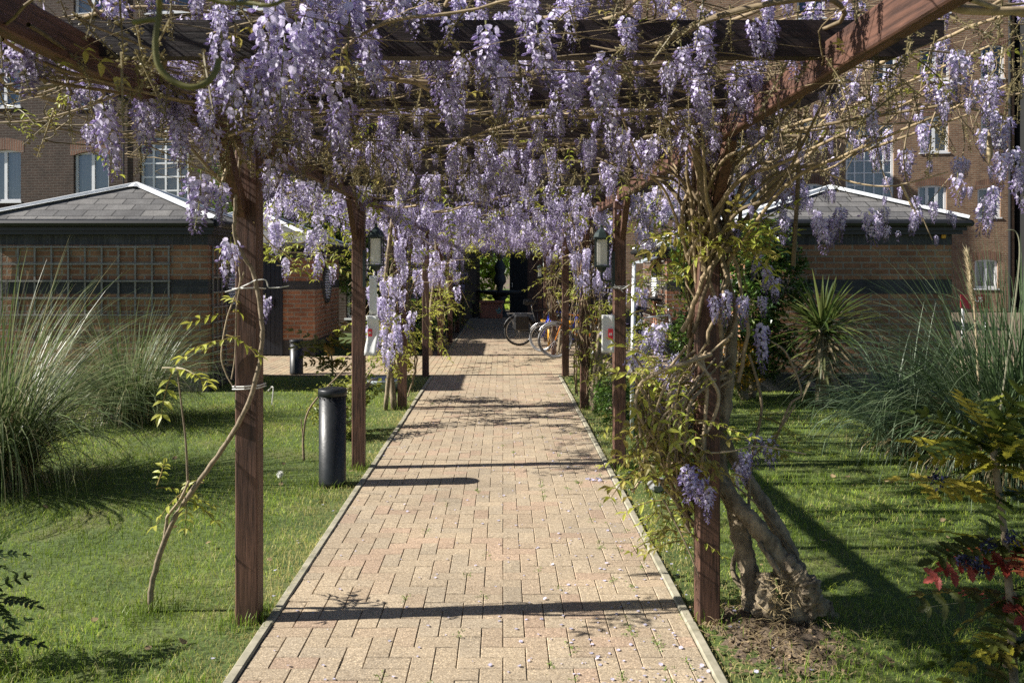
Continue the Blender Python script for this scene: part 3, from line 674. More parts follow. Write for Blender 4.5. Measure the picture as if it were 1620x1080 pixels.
for i in range(60):                          # bare drooping twigs outside the rail
    a = (R(1180, 1560), R(40, 170), R(2.7, 4.3)); k = R(60, 200)
    px_stem([a, (a[0]+R(-30, 30), a[1]+k*.5, a[2]), (a[0]+R(-60, 60), a[1]+k, a[2])], R(.0018, .0045), .0014, t=R(.3, 1.1))
canopy_stems(c, (-.9, 1.4, 2.5, 5.6), 170); canopy_stems(c, (-.9, 1.5, 2.35, 3.6), 110, 2.46, (.0016, .0034), (10, 26)); canopy_stems(c, (1.0, 2.2, 2.2, 6), 26, 2.42, (.002, .006), (8, 18))
for i in range(9):                           # thick arms lying along the beams
    yb = R(3.6, 5.6); s0 = np.array([R(.7, 1.1), yb, 2.42]); pts = wander(s0, (-1, R(-.3, .3), 0), 30, .075, 2.44, .09, .3); c.tubes(pts, np.linspace(R(.006, .012), .0015, len(pts)), 7, np.array((.34, .26, .155))*R(.5, 1.0))
c.obj('stem', 'vine', w1, True)
c = Cloud()
leaf_put(c, [P(R(1060, 1235), R(345, 400), R(3.75, 4.2)) for _ in range(42)], s=(.5, .9))
leaf_put(c, [P(R(1000, 1110), R(570, 760), R(3.75, 4.2)) for _ in range(120)], s=(.35, .75))
leaf_put(c, [P(R(1040, 1090), R(780, 870), R(4.0, 4.5)) for _ in range(26)], s=(.4, .7))
leaf_put(c, [P(a, b, 3.4) for a, b in ((1440, 115), (1430, 140), (1445, 145), (1405, 135), (1570, 85), (1560, 90), (1450, 150))], s=(.35, .6))
leaf_put(c, [P(R(1190, 1260), R(650, 730), 4.1) for _ in range(16)], s=(.3, .5))
pts = [np.array([R(-.9, 2.0), R(2, 5.6), R(2.25, 2.6)]) for _ in range(70)]; leaf_put(c, pts, s=(.3, .6), kinds=(1, 2))
k = 800; pts = np.stack([rng.uniform(-1.0, 2.1, k), rng.uniform(2.2, 5.6, k), rng.uniform(2.25, 2.6, k)], 1); c.scatter(SPK, pts, rots(k, 1.0), rng.uniform(.09, .19, k), .25)
c.obj('foliage', 'leaf', w1)
it = canopy_items((-.75, 1.0, 2.3, 5.8), 215, (2.26, 2.6), (.09, .20))+canopy_items((-.9, 1.5, 2.25, 3.3), 120, (2.42, 2.66), (.07, .14))+canopy_items((-.8, 1.1, 2.9, 5.2), 70, (2.3, 2.5), (.05, .11))+canopy_items((1.0, 2.1, 2.2, 5.8), 100, (1.9, 2.55), (.07, .14))+canopy_items((1.0, 2.2, 2.2, 4.8), 125, (1.85, 2.58), (.045, .085))
for a, b, z, l, t in ((1150, 462, 3.85, .16, (.9, .3)), (1175, 470, 3.85, .15, (.5, -.6)), (1130, 470, 3.85, .12, (.2, .8)), (1205, 515, 4.1, .24, None), (1085, 745, 3.75, .22, (.4, -1.05)), (1105, 752, 3.75, .2, (.6, -1.0)), (1120, 770, 3.75, .16, (.3, -.8)), (1180, 715, 3.9, .14, None), (1170, 735, 3.9, .12, (.3, .4)),
                  (1195, 690, 4.1, .16, (.2, -1.3)), (1215, 695, 4.1, .15, (.1, -1.1)), (1060, 590, 4.0, .2, None), (1090, 580, 4.1, .22, None), (1040, 640, 4.1, .16, None), (1085, 640, 4.1, .18, None), (1000, 560, 4.2, .18, None), (1300, 345, 3.7, .16, (.2, .3)), (1330, 330, 3.7, .15, (.3, -.2)), (1375, 335, 3.7, .15, None), (1320, 345, 3.7, .13, (.2, .5)), (1290, 60, 3.2, .16, None), (1310, 70, 3.2, .14, None), (1280, 90, 3.2, .12, None),
                  (1265, 290, 4.0, .15, None), (1240, 300, 4.0, .15, None), (1215, 420, 4.1, .14, None), (1200, 400, 4.1, .14, None), (1225, 440, 4.1, .12, None), (1205, 470, 4.1, .1, None), (1240, 345, 4.0, .14, None)):
    q = P(a, b, z); it.append((q[0], q[1], q[2], l)+((t,) if t else ()))
plant_racemes(w1, it)
# hanging seed pod
p = P(1565, 205, 3.0); build('seed_pod', M().tube([p, p+np.array([0, 0, -.03]), p+np.array([.002, 0, -.09]), p+np.array([0, 0, -.125])], [.003, .008, .011, .002], 8), 'twig', w1, True)

# --- young plant leaning to the first post
b0 = P(238, 962, 4.1); b0[2] = 0
w2 = thing('wisteria', 'young wisteria with one thin bare stem curving from the lawn to the first post', 'wisteria', b0, 'wisteria climbing the pergola')
c = Cloud()
def stem2(pp, r0, r1, t=1.): 
    pts = smooth_path([P(*q) for q in pp], 6); c.tubes(pts, np.linspace(r0, r1, len(pts)), 8, np.array((.34, .27, .18))*t)
pts = smooth_path([b0-np.array([0, 0, .03]), P(240, 925, 4.1), P(262, 850, 4.08), P(300, 782, 4.05), P(352, 710, 4.0), P(385, 655, 3.92), P(405, 600, 3.9), P(415, 540, 3.9), P(410, 480, 3.9), P(400, 430, 3.9), P(385, 405, 3.88), P(372, 375, 3.86), P(372, 330, 3.84), P(380, 240, 3.84), P(380, 150, 3.8)], 6)
pts += rng.normal(0, .0015, pts.shape); c.tubes(pts, np.linspace(.0135, .008, len(pts))*rng.uniform(.9, 1.12, len(pts)), 9, (.24, .19, .13))
stem2([(260, 852, 4.08), (264, 825, 4.07), (266, 815, 4.06), (285, 790, 4.03), (299, 760, 4.02)], .009, .006); stem2([(297, 770, 4.03), (294, 700, 4.03), (287, 640, 4.04), (281, 590, 4.05)], .006, .0035, .6)
stem2([(376, 375, 3.86), (378, 420, 3.9), (379, 450, 3.9), (360, 500, 3.92), (350, 560, 3.92), (357, 590, 3.93), (368, 610, 3.93)], .004, .003, 1.2)
stem2([(386, 430, 3.9), (375, 480, 3.92), (372, 560, 3.94), (366, 600, 3.94)], .004, .003, .9)
stem2([(-20, 195, 2.9), (60, 190, 2.9), (140, 168, 2.9), (210, 140, 2.9), (270, 125, 2.9)], .0035, .005, 1.1); stem2([(60, 150, 2.8), (130, 128, 2.8), (215, 112, 2.8)], .003, .004, 1.)
stem2([(360, 215, 3.4), (400, 200, 3.4), (430, 180, 3.3)], .007, .006, 1.4)
stem2([(400, 350, 3.9), (440, 395, 5.0), (480, 400, 6), (545, 405, 7)], .004, .004, 1.2)
canopy_stems(c, (-2.0, -.6, 2.5, 5.6), 90); canopy_stems(c, (-1.7, -.4, 2.4, 3.8), 60, 2.44, (.0016, .0034), (10, 24))
for i in range(16):
    yb = R(1.9, 3.2); s0 = np.array([PX[0]+R(-.12, .16), yb, R(2.24, 2.42)]); pts = wander(s0, (R(-.25, .25), 1, 0), 30, .075, 2.34, .08, .25); c.tubes(pts, np.linspace(R(.003, .0075), .0015, len(pts)), 6, np.array((.30, .23, .14))*R(.35, 1.0))
for i in range(14):
    x = PX[0]; s0 = np.array([x+R(-.1, .1), R(3.6, 4.2), R(2.0, 2.4)]); e = np.array([x+R(-.9, .8), R(2.2, 4.4), R(2.28, 2.52)]); c.tubes(smooth_path([s0, (s0+e)/2+np.array([0, 0, R(-.05, .15)]), e], 8), np.linspace(R(.004, .010), .002, 17), 6, np.array((.34, .27, .17))*R(.6, 1.1))
c.obj('stem', 'vine', w2, True)
c = Cloud()
pts = smooth_path([P(420, -390, 1.5), P(330, -220, 1.25), P(262, -40, 1.0), P(252, 20, 1.0), P(246, 70, 1.0), P(253, 108, 1.0), P(280, 132, 1.0), P(312, 138, 1.0), P(338, 120, 1.01), P(346, 95, 1.02)], 6); c.tubes(pts, np.linspace(.0035, .0042, len(pts)), 8, (.22, .21, .07))
pts = smooth_path([P(255, 30, 1.0), P(235, 32, 1.0), P(210, 36, 1.0)], 5); c.tubes(pts, .003, 6, (.24, .24, .07))
c.obj('tendril', 'leaf', w2, True); c = Cloud()
pts = smooth_path([P(285, -120, 1.1), P(305, -25, 1.09), P(340, 2, 1.1), P(390, 5, 1.1), P(455, -4, 1.1), P(540, -120, 1.25), P(600, -330, 1.5)], 5); c.tubes(pts, .0028, 6, (.25, .24, .09))
c.obj('tendril', 'leaf', w2, True)
c = Cloud()
leaf_put(c, [P(a+R(-14, 14), b+R(-10, 10), 4.05) for a, b in ((262, 588), (275, 575), (255, 580), (285, 770), (290, 790), (260, 778), (310, 770), (283, 778), (275, 795), (240, 775))], s=(.55, .85), kinds=(0, 0))
leaf_put(c, [P(a+R(-10, 10), b+R(-8, 8), 3.88) for a, b in ((350, 490), (372, 492), (385, 485), (362, 535), (378, 540), (360, 545))], s=(.5, .75), kinds=(0, 0))
leaf_put(c, [P(a, b, 2.9) for a, b in ((35, 190), (80, 175), (128, 165), (12, 198), (98, 146), (118, 148))], s=(.2, .3), kinds=(0, 0))
leaf_put(c, [np.array([R(-2.2, -.5), R(2, 5.6), R(2.2, 2.58)]) for _ in range(34)], s=(.3, .6), kinds=(1, 2))
k = 330; pts = np.stack([rng.uniform(-1.8, -.6, k), rng.uniform(2.0, 5.6, k), rng.uniform(2.22, 2.58, k)], 1); c.scatter(SPK, pts, rots(k, 1.0), rng.uniform(.09, .19, k), .25)
c.obj('foliage', 'leaf', w2)
it = canopy_items((-1.3, -.45, 2.25, 3.3), 30, (2.42, 2.62), (.08, .14))+canopy_items((-1.38, -.5, 2.7, 5.6), 66, (2.28, 2.58), (.11, .20))
for a, b, z, l in ((20, -20, 2.35, .22), (45, 10, 2.3, .20), (10, 40, 2.4, .2), (60, 30, 2.4, .19), (30, 60, 2.3, .17), (75, 62, 2.5, .10), (100, 55, 2.5, .12), (165, 175, 2.9, .25), (148, 105, 2.9, .15), (140, 200, 3, .1), (175, -10, 2.5, .14), (190, 5, 2.5, .12), (225, 145, 2.9, .22), (285, 190, 2.9, .18), (250, 130, 2.9, .15), (335, 205, 3.1, .16), (318, 280, 3.1, .22), (352, 293, 3.1, .15), (365, 383, 3.7, .2), (345, 325, 3.1, .08),
                   (430, 15, 2.1, .2), (450, 70, 2.1, .2), (470, 40, 2.2, .2), (415, 90, 2.1, .17), (515, 40, 2.3, .2), (555, -10, 2.3, .25), (525, 120, 2.7, .24), (540, 160, 2.8, .2), (580, 50, 2.4, .2), (345, 20, 2.5, .10), (350, 60, 2.1, .15), (365, 110, 2.1, .16), (330, 140, 2.3, .14), (430, 255, 3.8, .2), (445, 240, 3.9, .2), (470, 230, 3.9, .15), (495, 290, 5.2, .2), (420, 470, 4.4, .14), (625, 20, 2.6, .2), (660, 10, 2.6, .2), (700, 60, 2.8, .2), (810, 90, 3, .22), (795, 110, 3.1, .18)):
    q = P(a, b, z); it.append((q[0], q[1], q[2], l))
plant_racemes(w2, it)

# --- plants further along
def far_wisteria(label, x, y, region, nst, nfl, extra, leaves, lkinds=(0, 1), lows=(), heavy=10, zt=(2.3, 2.58), nl=60, ns=150, fl_len=(.16, .28), lsz=(.5, 1.0)):
    w = thing('wisteria', label, 'wisteria', (x, y, 0), 'wisteria climbing the pergola')
    m = M(); sgn = -1 if x < 0 else 1
    for q in range(2):
        a0 = R(0, 6.28); pts = [(x+sgn*.14+.06*math.cos(a0+t*5), y-.08+.06*math.sin(a0+t*5), -.02+t*2.5) for t in np.linspace(0, 1, 16)]
        m.tube(pts, list(np.linspace(.04-.012*q, .02, 16)), 8, 0, .1)
    build('trunk', m, 'bark', w, smooth=True)
    c = Cloud()
    for i in range(heavy): helix(c, x, y, R(.1, .9), R(2.1, 2.5), R(.08, .14), R(-1.2, 1.2), R(.005, .013))
    canopy_stems(c, region, nst)
    for i in range(heavy*2):
        s0 = np.array([x+R(-.1, .1), y+R(-.15, .15), R(1.2, 2.2)]); e = s0+np.array([R(-.6, .6), R(-.8, .8), R(-.9, .5)]); c.tubes(smooth_path([s0, (s0+e)/2+np.array([R(-.1, .1), R(-.1, .1), R(.0, .2)]), e], 6), np.linspace(.006, .003, 13), 4, np.array((.34, .27, .16))*R(.7, 1.2))
    c.obj('stem', 'vine', w, True)
    c = Cloud()
    x0, x1, y0, y1 = region
    leaf_put(c, [np.array([R(x0, x1), R(y0, y1), R(2.25, 2.55)]) for _ in range(nl)], s=lsz, kinds=lkinds)
    for (a0, a1, b0_, b1, z0, z1, k) in leaves: leaf_put(c, [np.array([R(a0, a1), R(b0_, b1), R(z0, z1)]) for _ in range(k)], s=lsz, kinds=lkinds)
    pts = np.stack([rng.uniform(x0, x1, ns), rng.uniform(y0, y1, ns), rng.uniform(2.25, 2.56, ns)], 1); c.scatter(SPK, pts, rots(ns, 1.0), rng.uniform(.06, .13, ns), .2)
    c.obj('foliage', 'leaf', w)
    it = canopy_items(region, nfl, zt, fl_len)
    for (a0, a1, b0_, b1, z0, z1, k) in extra:
        it += [(R(a0, a1), R(b0_, b1), R(z0, z1), R(*fl_len)) for _ in range(k)]
    plant_racemes(w, it); return w
far_wisteria('wisteria climbing the post with black lantern, flowers drooping low beside it', PX[0], ROWS[2], (-1.9, -.2, 5.8, 11), 120, 200,
             [(-1.6, -1.0, 8.6, 10.3, 1.5, 2.4, 50), (-1.5, -1.05, 8.8, 9.9, .75, 1.6, 24), (-2.0, -1.4, 6.4, 7.4, 1.7, 2.5, 14)], [(-2.2, -1.4, 6.6, 8.8, 1.7, 2.5, 90), (-1.6, -1.0, 8.8, 10.2, .6, 1.9, 50)], heavy=12)
far_wisteria('wisteria densely twined round the post behind the notice with bicycles beyond', PX[1], ROWS[2], (-.2, 1.7, 5.8, 11), 120, 190,
             [(.8, 1.35, 8.8, 10.4, 1.5, 2.4, 34), (1.1, 1.6, 7.2, 9.5, .5, 1.5, 24), (1.1, 1.5, 6.9, 7.4, 1.9, 2.4, 6)], [(1.1, 1.5, 6.9, 8, .4, 2.5, 100), (.9, 1.4, 9.0, 10.5, .4, 1.6, 50)], heavy=20)
far_wisteria('wisteria with fresh yellow green leaves on the post past the cross path', PX[0], ROWS[4], (-1.8, -.1, 11, 17.5), 80, 170,
             [(-1.5, -1.0, 12, 16.5, 1.5, 2.4, 36)], [(-1.5, -1.0, 14.5, 17.5, .9, 1.8, 45), (-1.5, -1.1, 13, 17, .4, 1.2, 22)], heavy=8, nl=90, fl_len=(.18, .32), lsz=(.7, 1.3))
far_wisteria('wisteria with pale flowers over the bicycles, stems twined round its post', PX[1], ROWS[4], (-.1, 1.6, 11, 17.5), 80, 190,
             [(.8, 1.4, 11.5, 16.5, 1.9, 2.4, 30)], [(.8, 1.4, 12.5, 16.5, 1.2, 2.0, 40)], heavy=10, nl=70, fl_len=(.18, .32), lsz=(.7, 1.3))
far_wisteria('wisteria hanging over the shaded end of the path before the fountain', PX[0], ROWS[6], (-1.7, 1.5, 17.5, 26), 80, 260,
             [(-1.5, -1.0, 18, 25, 1.2, 2.3, 50)], [(-1.5, -.8, 18, 26, 1.8, 2.6, 110), (-.5, 1.2, 18, 26, 2.2, 2.7, 150), (-1.7, -1.1, 18, 26, .2, 1.7, 80)], heavy=8, nl=120, fl_len=(.2, .36), lsz=(.8, 1.5))

# white plant ties
def tie(label, x, y, z, tails, loops=(0, .012)):
    t = thing('plant_tie', label, 'plant tie', (x, y, z)); h = .062; m = M()
    for dz in loops: m.tube([(x-h, y-h, z+dz), (x, y-h-.022, z+dz+.004), (x+h, y-h, z+dz+.006), (x+h, y+h, z+dz), (x-h, y+h, z+dz)], .0032, 6, closed=True)
    build('loop', m, 'tie', t)
    m = M()
    for tl in tails: m.tube(smooth_path(tl, 4), .0028, 6)
    build('tail', m, 'tie', t)
tie('white plastic tie holding the thin curved stem to the first post', PX[0], 4.0, P(400, 615, 3.95)[2], [[P(424, 618, 3.95), P(432, 612, 3.93), P(430, 640, 3.93)]])
tie('white tie with long straight ends, high on the first post', PX[0], 4.0, P(400, 457, 3.95)[2], [[P(356, 462, 3.9), P(380, 455, 3.9), P(405, 443, 3.88)], [P(425, 455, 3.9), P(440, 455, 3.9), P(457, 452, 3.9)], [P(408, 443, 3.88), P(420, 443, 3.88), P(424, 454, 3.9)]], (0,))
tie('white forked tie on the post carrying the pale green lantern', PX[1], ROWS[1], P(980, 456, 6.97)[2], [[P(972, 450, 6.9), P(982, 458, 6.9), P(996, 450, 6.9)], [P(982, 458, 6.9), P(986, 462, 6.9)]])

# ------------------------------------------------------------------ lanterns and notices on the second posts
def lantern(label, x, y, z, s, loc_side):
    t = thing('wall_lantern', label, 'lantern', (x, y, z), 'lanterns on the pergola posts'); cx = x+loc_side*.085*s; w = .045*s; h = .19*s
    m = M()
    for sx in (-1, 1):
        for sy in (-1, 1): m.box(cx+sx*w-.005*s, cx+sx*w+.005*s, y+sy*w-.005*s, y+sy*w+.005*s, z, z+h)
    m.bbox(cx-w*1.25, cx+w*1.25, y-w*1.25, y+w*1.25, z-.018*s, z-.001, .004); m.bbox(cx-w*1.3, cx+w*1.3, y-w*1.3, y+w*1.3, z+h+.001, z+h+.018*s, .004)
    build('body', m, 'lantern', t)
    m = M(); m.lathe((cx, y, z+h+.019*s), [(w*1.35, 0), (w*1.1, .03*s), (w*.5, .055*s), (.008, .07*s), (.012, .082*s), (.002, .095*s)], 6); build('cap', m, 'lantern', t)
    build('pane', M().box(cx-w*.82, cx+w*.82, y-w*.82, y+w*.82, z+.002, z+h-.002), 'frost', t)
    m = M(); m.tube(smooth_path([(x, y, z-.12*s), (cx-loc_side*.01, y, z-.11*s), (cx, y, z-.06*s), (cx, y, z-.018*s)], 5), .009*s, 7); m.box(x-.012, x+.012, y-.03*s, y+.03*s, z-.17*s, z+.1*s)
    m.lathe((cx, y, z-.06*s), [(.004, 0), (.03*s, .02*s), (.035*s, .042*s)], 8); build('bracket', m, 'lantern', t)
lantern('black lantern with frosted pane on the post beside hanging white notices', PX[0]+.054, ROWS[1]-.02, 1.74, 1.15, 1)
lantern('dark green lantern with bright pane above the notice with red square', PX[1]-.054, ROWS[1]-.02, 1.73, 1.15, -1)
lantern('small pale lantern on a post above the bicycles', PX[1]-.054, ROWS[5], 1.52, 1.0, -1)
def notice(label, px0, px1, y0, y1, Z, curl, sq, mats=('paper',)):
    t = thing('notice', label, 'notice', P((px0+px1)/2, y1, Z), 'laminated notices on the pergola posts'); n = 10; vs = []; fs = []
    for j in range(n+1):
        v = j/n
        for i in range(5):
            u = i/4; p = P(px0+(px1-px0)*u+curl*math.sin(v*5)*2.0, y0+(y1-y0)*v, Z); p[1] += .012*math.sin(u*3.1)+.02*curl*math.sin(v*4); vs.append(p)
    for j in range(n):
        for i in range(4): a = j*5+i; fs.append((a, a+5, a+6, a+1))
    m = M().add(vs, fs); o = build('sheet', m, 'paper', t, smooth=True)
    so_ = o.modifiers.new('t', 'SOLIDIFY'); so_.thickness = .0012
    if sq:
        a, b = P(sq[0], sq[1], Z-.012), P(sq[2], sq[3], Z-.012)
        build('red_mark', M().box(a[0], b[0], a[1]-.002, a[1]+.001, b[2], a[2]), 'red', t)
        m = M(); h = a[2]-b[2]; w = b[0]-a[0]
        for q in (.3, .5, .7): m.box(a[0]+w*q-w*.05, a[0]+w*q+w*.05, a[1]-.0035, a[1]-.0021, b[2]+h*.38, b[2]+h*.62)
        build('white_mark', m, 'paper', t)
notice('white notice with a red square fixed beside the post, bicycles behind it', 952, 972, 498, 558, 6.94, .2, (962, 520, 970, 537))
notice('white curled plastic notice with faint red mark under the black lantern', 579, 597, 500, 562, 6.9, 1.2, (582, 520, 589, 532))
notice('narrow blank white strip under the black lantern, above the curled notice', 584.5, 596, 436, 497, 6.94, .0, None)

# ------------------------------------------------------------------ bollards
def bollard(label, p, h, dome):
    t = thing('bollard', label, 'bollard', p, 'black round bollards by the path'); x, y = p[0], p[1]; r = .106
    build('body', M().lathe((x, y, -.02), [(r*1.02, 0), (r*1.02, .05), (r, .055), (r, h-.04)], 32), 'bollard', t, True)
    build('cap', M().lathe((x, y, h-.06), [(r+.004, 0), (r+.007, .004), (r+.007, .045), (r+.002, .052), (r*.7, .056+dome*.4), (.01, .06+dome)], 32), 'bollard', t, True)
    m = M()
    for i in range(18):
        a = i/18*6.283; m.lathe((x+math.cos(a)*(r+.006), y+math.sin(a)*(r+.006), h-.075), [(.004, 0), (.005, .006), (.003, .01)], 6)
    build('rivet_band', m, 'bollard', t)
q = P(526, 768, 6.5); bollard('black round bollard on the lawn edge beside the lantern post', (q[0], q[1], 0), .76, .01)
q = P(471.5, 590, 13.4); bollard('shorter black bollard standing before the hut with oval louvre', (q[0], q[1]-.1, 0), .56, .0)

# ------------------------------------------------------------------ huts
def hut(label, x0, x1, y0, y1, zs, apex, over=.2, trellis=(), louvre=(), door=None, group='brick huts beside the path', hood=None, dot=None, bm='huts'):
    t = thing('brick_hut', label, 'hut', ((x0+x1)/2, (y0+y1)/2, 0), group)
    pl, b0_, b1, s0, s1, ev = zs; m = M()
    for z0, z1, mi in ((0, pl, 1), (pl, b0_, 0), (b0_, b1, 1), (b1, s0, 0), (s0, s1, 2)):
        e = .004 if mi else 0; m.box(x0-e, x1+e, y0-e, y1+e, z0+.0005, z1, mi)
    build('wall', m, [bm, 'huts_grey', 'soldier'], t)
    X0, X1, Y0, Y1_ = x0-over, x1+over, y0-over, y1+over
    m = M(); m.box(X0+.06, X1-.06, Y0+.06, Y1_-.06, s1+.001, ev-.06); m.box(X0+.02, X1-.02, Y0+.02, Y1_-.02, ev-.16, ev-.021)
    m.tube([(X0, Y0-.02, ev-.06), (X1, Y0-.02, ev-.06)], .05, 8); m.tube([(X0-.02, Y0, ev-.06), (X0-.02, Y1_, ev-.06)], .05, 8); m.tube([(X1+.02, Y0, ev-.06), (X1+.02, Y1_, ev-.06)], .05, 8)
    build('fascia', m, 'black', t)
    a = np.array(apex); cs = [np.array(p) for p in ((X0, Y0, ev), (X1, Y0, ev), (X1, Y1_, ev), (X0, Y1_, ev))]; m = M()
    for i in range(4): m.quad(cs[i], cs[(i+1) % 4], a)
    m.add([c_-np.array([0, 0, .02]) for c_ in cs]+cs, [(3, 2, 1, 0), (0, 1, 5, 4), (1, 2, 6, 5), (2, 3, 7, 6), (3, 0, 4, 7)])
    rf = build('roof', m, 'slate', t)
    m = M()
    for i in range(4):
        d = a-cs[i]; out = np.array([d[1], -d[0], 0.])/math.hypot(d[0], d[1])*.10
        for s in (-1, 1):
            o2 = out*s; drop = np.array([0, 0, -.030]); up = np.array([0, 0, .022])
            m.add([cs[i]+up, a+up, a+o2*.6+drop*.2+up*.6, cs[i]+o2+drop+up*1.5], [(0, 1, 2, 3) if s > 0 else (3, 2, 1, 0)])
        m.tube([cs[i]+np.array([0, 0, .02]), a+np.array([0, 0, .03])], .03, 8)
    m.lathe((a[0], a[1], a[2]-.02), [(.13, 0), (.07, .05), (.02, .07)], 8)
    build('hip_flashing', m, 'lead', rf, smooth=False)
    for (face, a0, a1, z0, z1, st) in trellis:
        m = M(); k = max(1, round((a1-a0)/st)); kz = max(1, round((z1-z0)/st)); w = .024
        for i in range(k+1):
            u = a0+(a1-a0)*i/k
            if face == 'y': m.box(u-w/2, u+w/2, y0-.028, y0-.012, z0-.02, z1+.02)
            else: xx = x1 if face == 'x1' else x0; s = 1 if face == 'x1' else -1; m.box(min(xx+s*.012, xx+s*.028), max(xx+s*.012, xx+s*.028), u-w/2, u+w/2, z0-.02, z1+.02)
        for i in range(kz+1):
            v = z0+(z1-z0)*i/kz
            if face == 'y': m.box(a0-.03, a1+.03, y0-.046, y0-.0285, v-w/2, v+w/2)
            else: xx = x1 if face == 'x1' else x0; s = 1 if face == 'x1' else -1; m.box(min(xx+s*.0285, xx+s*.046), max(xx+s*.0285, xx+s*.046), a0-.03, a1+.03, v-w/2, v+w/2)
        build('trellis', m, 'trellis', t)
    for (face, yc, zc, r) in louvre:
        xx, s = (x1, 1) if face == 'x1' else (x0, -1)
        m = M(); pr = [(r, .0), (r, .03*s), (r+.09, .03*s), (r+.1, 0)]; m.lathe((xx+.005*s, yc, zc), pr, 36, axis='x'); fr = build('louvre_window', m, 'soldier', t, uv=True)
        m = M(); k = 11
        for i in range(k):
            z = zc-r+(i+.5)*2*r/k; hw = math.sqrt(max(.0, r*r-(z-zc)**2))
            m.add([(xx+.012*s, yc-hw, z+r/k*.8), (xx+.012*s, yc+hw, z+r/k*.8), (xx+.05*s, yc+hw, z-r/k*.7), (xx+.05*s, yc-hw, z-r/k*.7)], [(0, 1, 2, 3)])
        build('louvre', m, 'white', fr); 
    if door:
        d0, d1, dz = door; m = M(); k = 9
        for i in range(k): m.box(d0+(d1-d0)*i/k+.004, d0+(d1-d0)*(i+1)/k-.004, y0-.03, y0-.006, .03, dz)
        m.box(d0-.06, d0-.001, y0-.04, y0-.006, 0, dz+.06); m.box(d1+.001, d1+.06, y0-.04, y0-.006, 0, dz+.06); dr = build('door', m, 'navy', t)
        build('handle', M().box(d1-.12, d1-.09, y0-.07, y0-.031, .95, 1.1), 'black', dr)
    if hood:
        m = M(); a_, b_, z_ = hood; m.add([(x0-.01, a_, z_), (x0-.01, b_, z_), (x0-.42, b_, z_-.14), (x0-.42, a_, z_-.14), (x0-.01, a_, z_-.03), (x0-.01, b_, z_-.03), (x0-.42, b_, z_-.17), (x0-.42, a_, z_-.17)], [(0, 1, 2, 3), (7, 6, 5, 4), (0, 3, 7, 4), (1, 5, 6, 2), (2, 6, 7, 3), (0, 4, 5, 1)]); build('hood', m, 'paleblue', t)
        build('shelf', M().box(x0-.3, x0-.03, a_+.1, b_, z_-.92, z_-.88), 'black', t)
    if dot is not None: build('alarm_box', M().bbox(dot-.03, dot+.03, y0-.03, y0-.005, s1-.05, s1+.0, .004), 'yellow', t)
    return t
ZA = (.24, 1.35, 1.55, 2.03, 2.17, 2.38)
hut('brick hut with slate roof and wide grey trellis behind the tall grasses', -7.2, -4.1, 11.4, 12.75, ZA, (-5.44, 12.2, 2.93), .16, [('y', -6.95, -4.63, 1.06, 2.0, .235), ('x1', 11.55, 12.1, .1, 2.0, .2)], [('x1', 12.42, 1.42, .26)], dot=-7.05)
hut('brick hut with navy door and oval louvre across the paved crossing', -6.9, -3.68, 16.05, 18.4, (.31, 1.29, 1.46, 1.9, 2.02, 2.2), (-5.3, 17.3, 2.95), .2, (), [('x1', 17.1, 1.38, .3)], (-5.15, -4.36, 1.86), bm='huts_sunlit')
hut('brick hut with slate roof behind the spiky cordyline', 3.35, 6.22, 11.4, 13.0, ZA, (4.9, 12.3, 2.9), .16, (), (), dot=6.1)
hut('sunlit brick hut with narrow trellis beyond the bicycles', 3.19, 6.6, 16.05, 18.7, (.31, 1.29, 1.46, 1.9, 2.02, 2.13), (4.9, 17.4, 2.9), .2, [('x0', 16.15, 16.85, .2, 1.85, .17), ('x0', 17.6, 18.5, .2, 1.85, .17)], [('x0', 17.2, 1.4, .28)], hood=(16.3, 17.4, 1.98), bm='huts_sunlit')

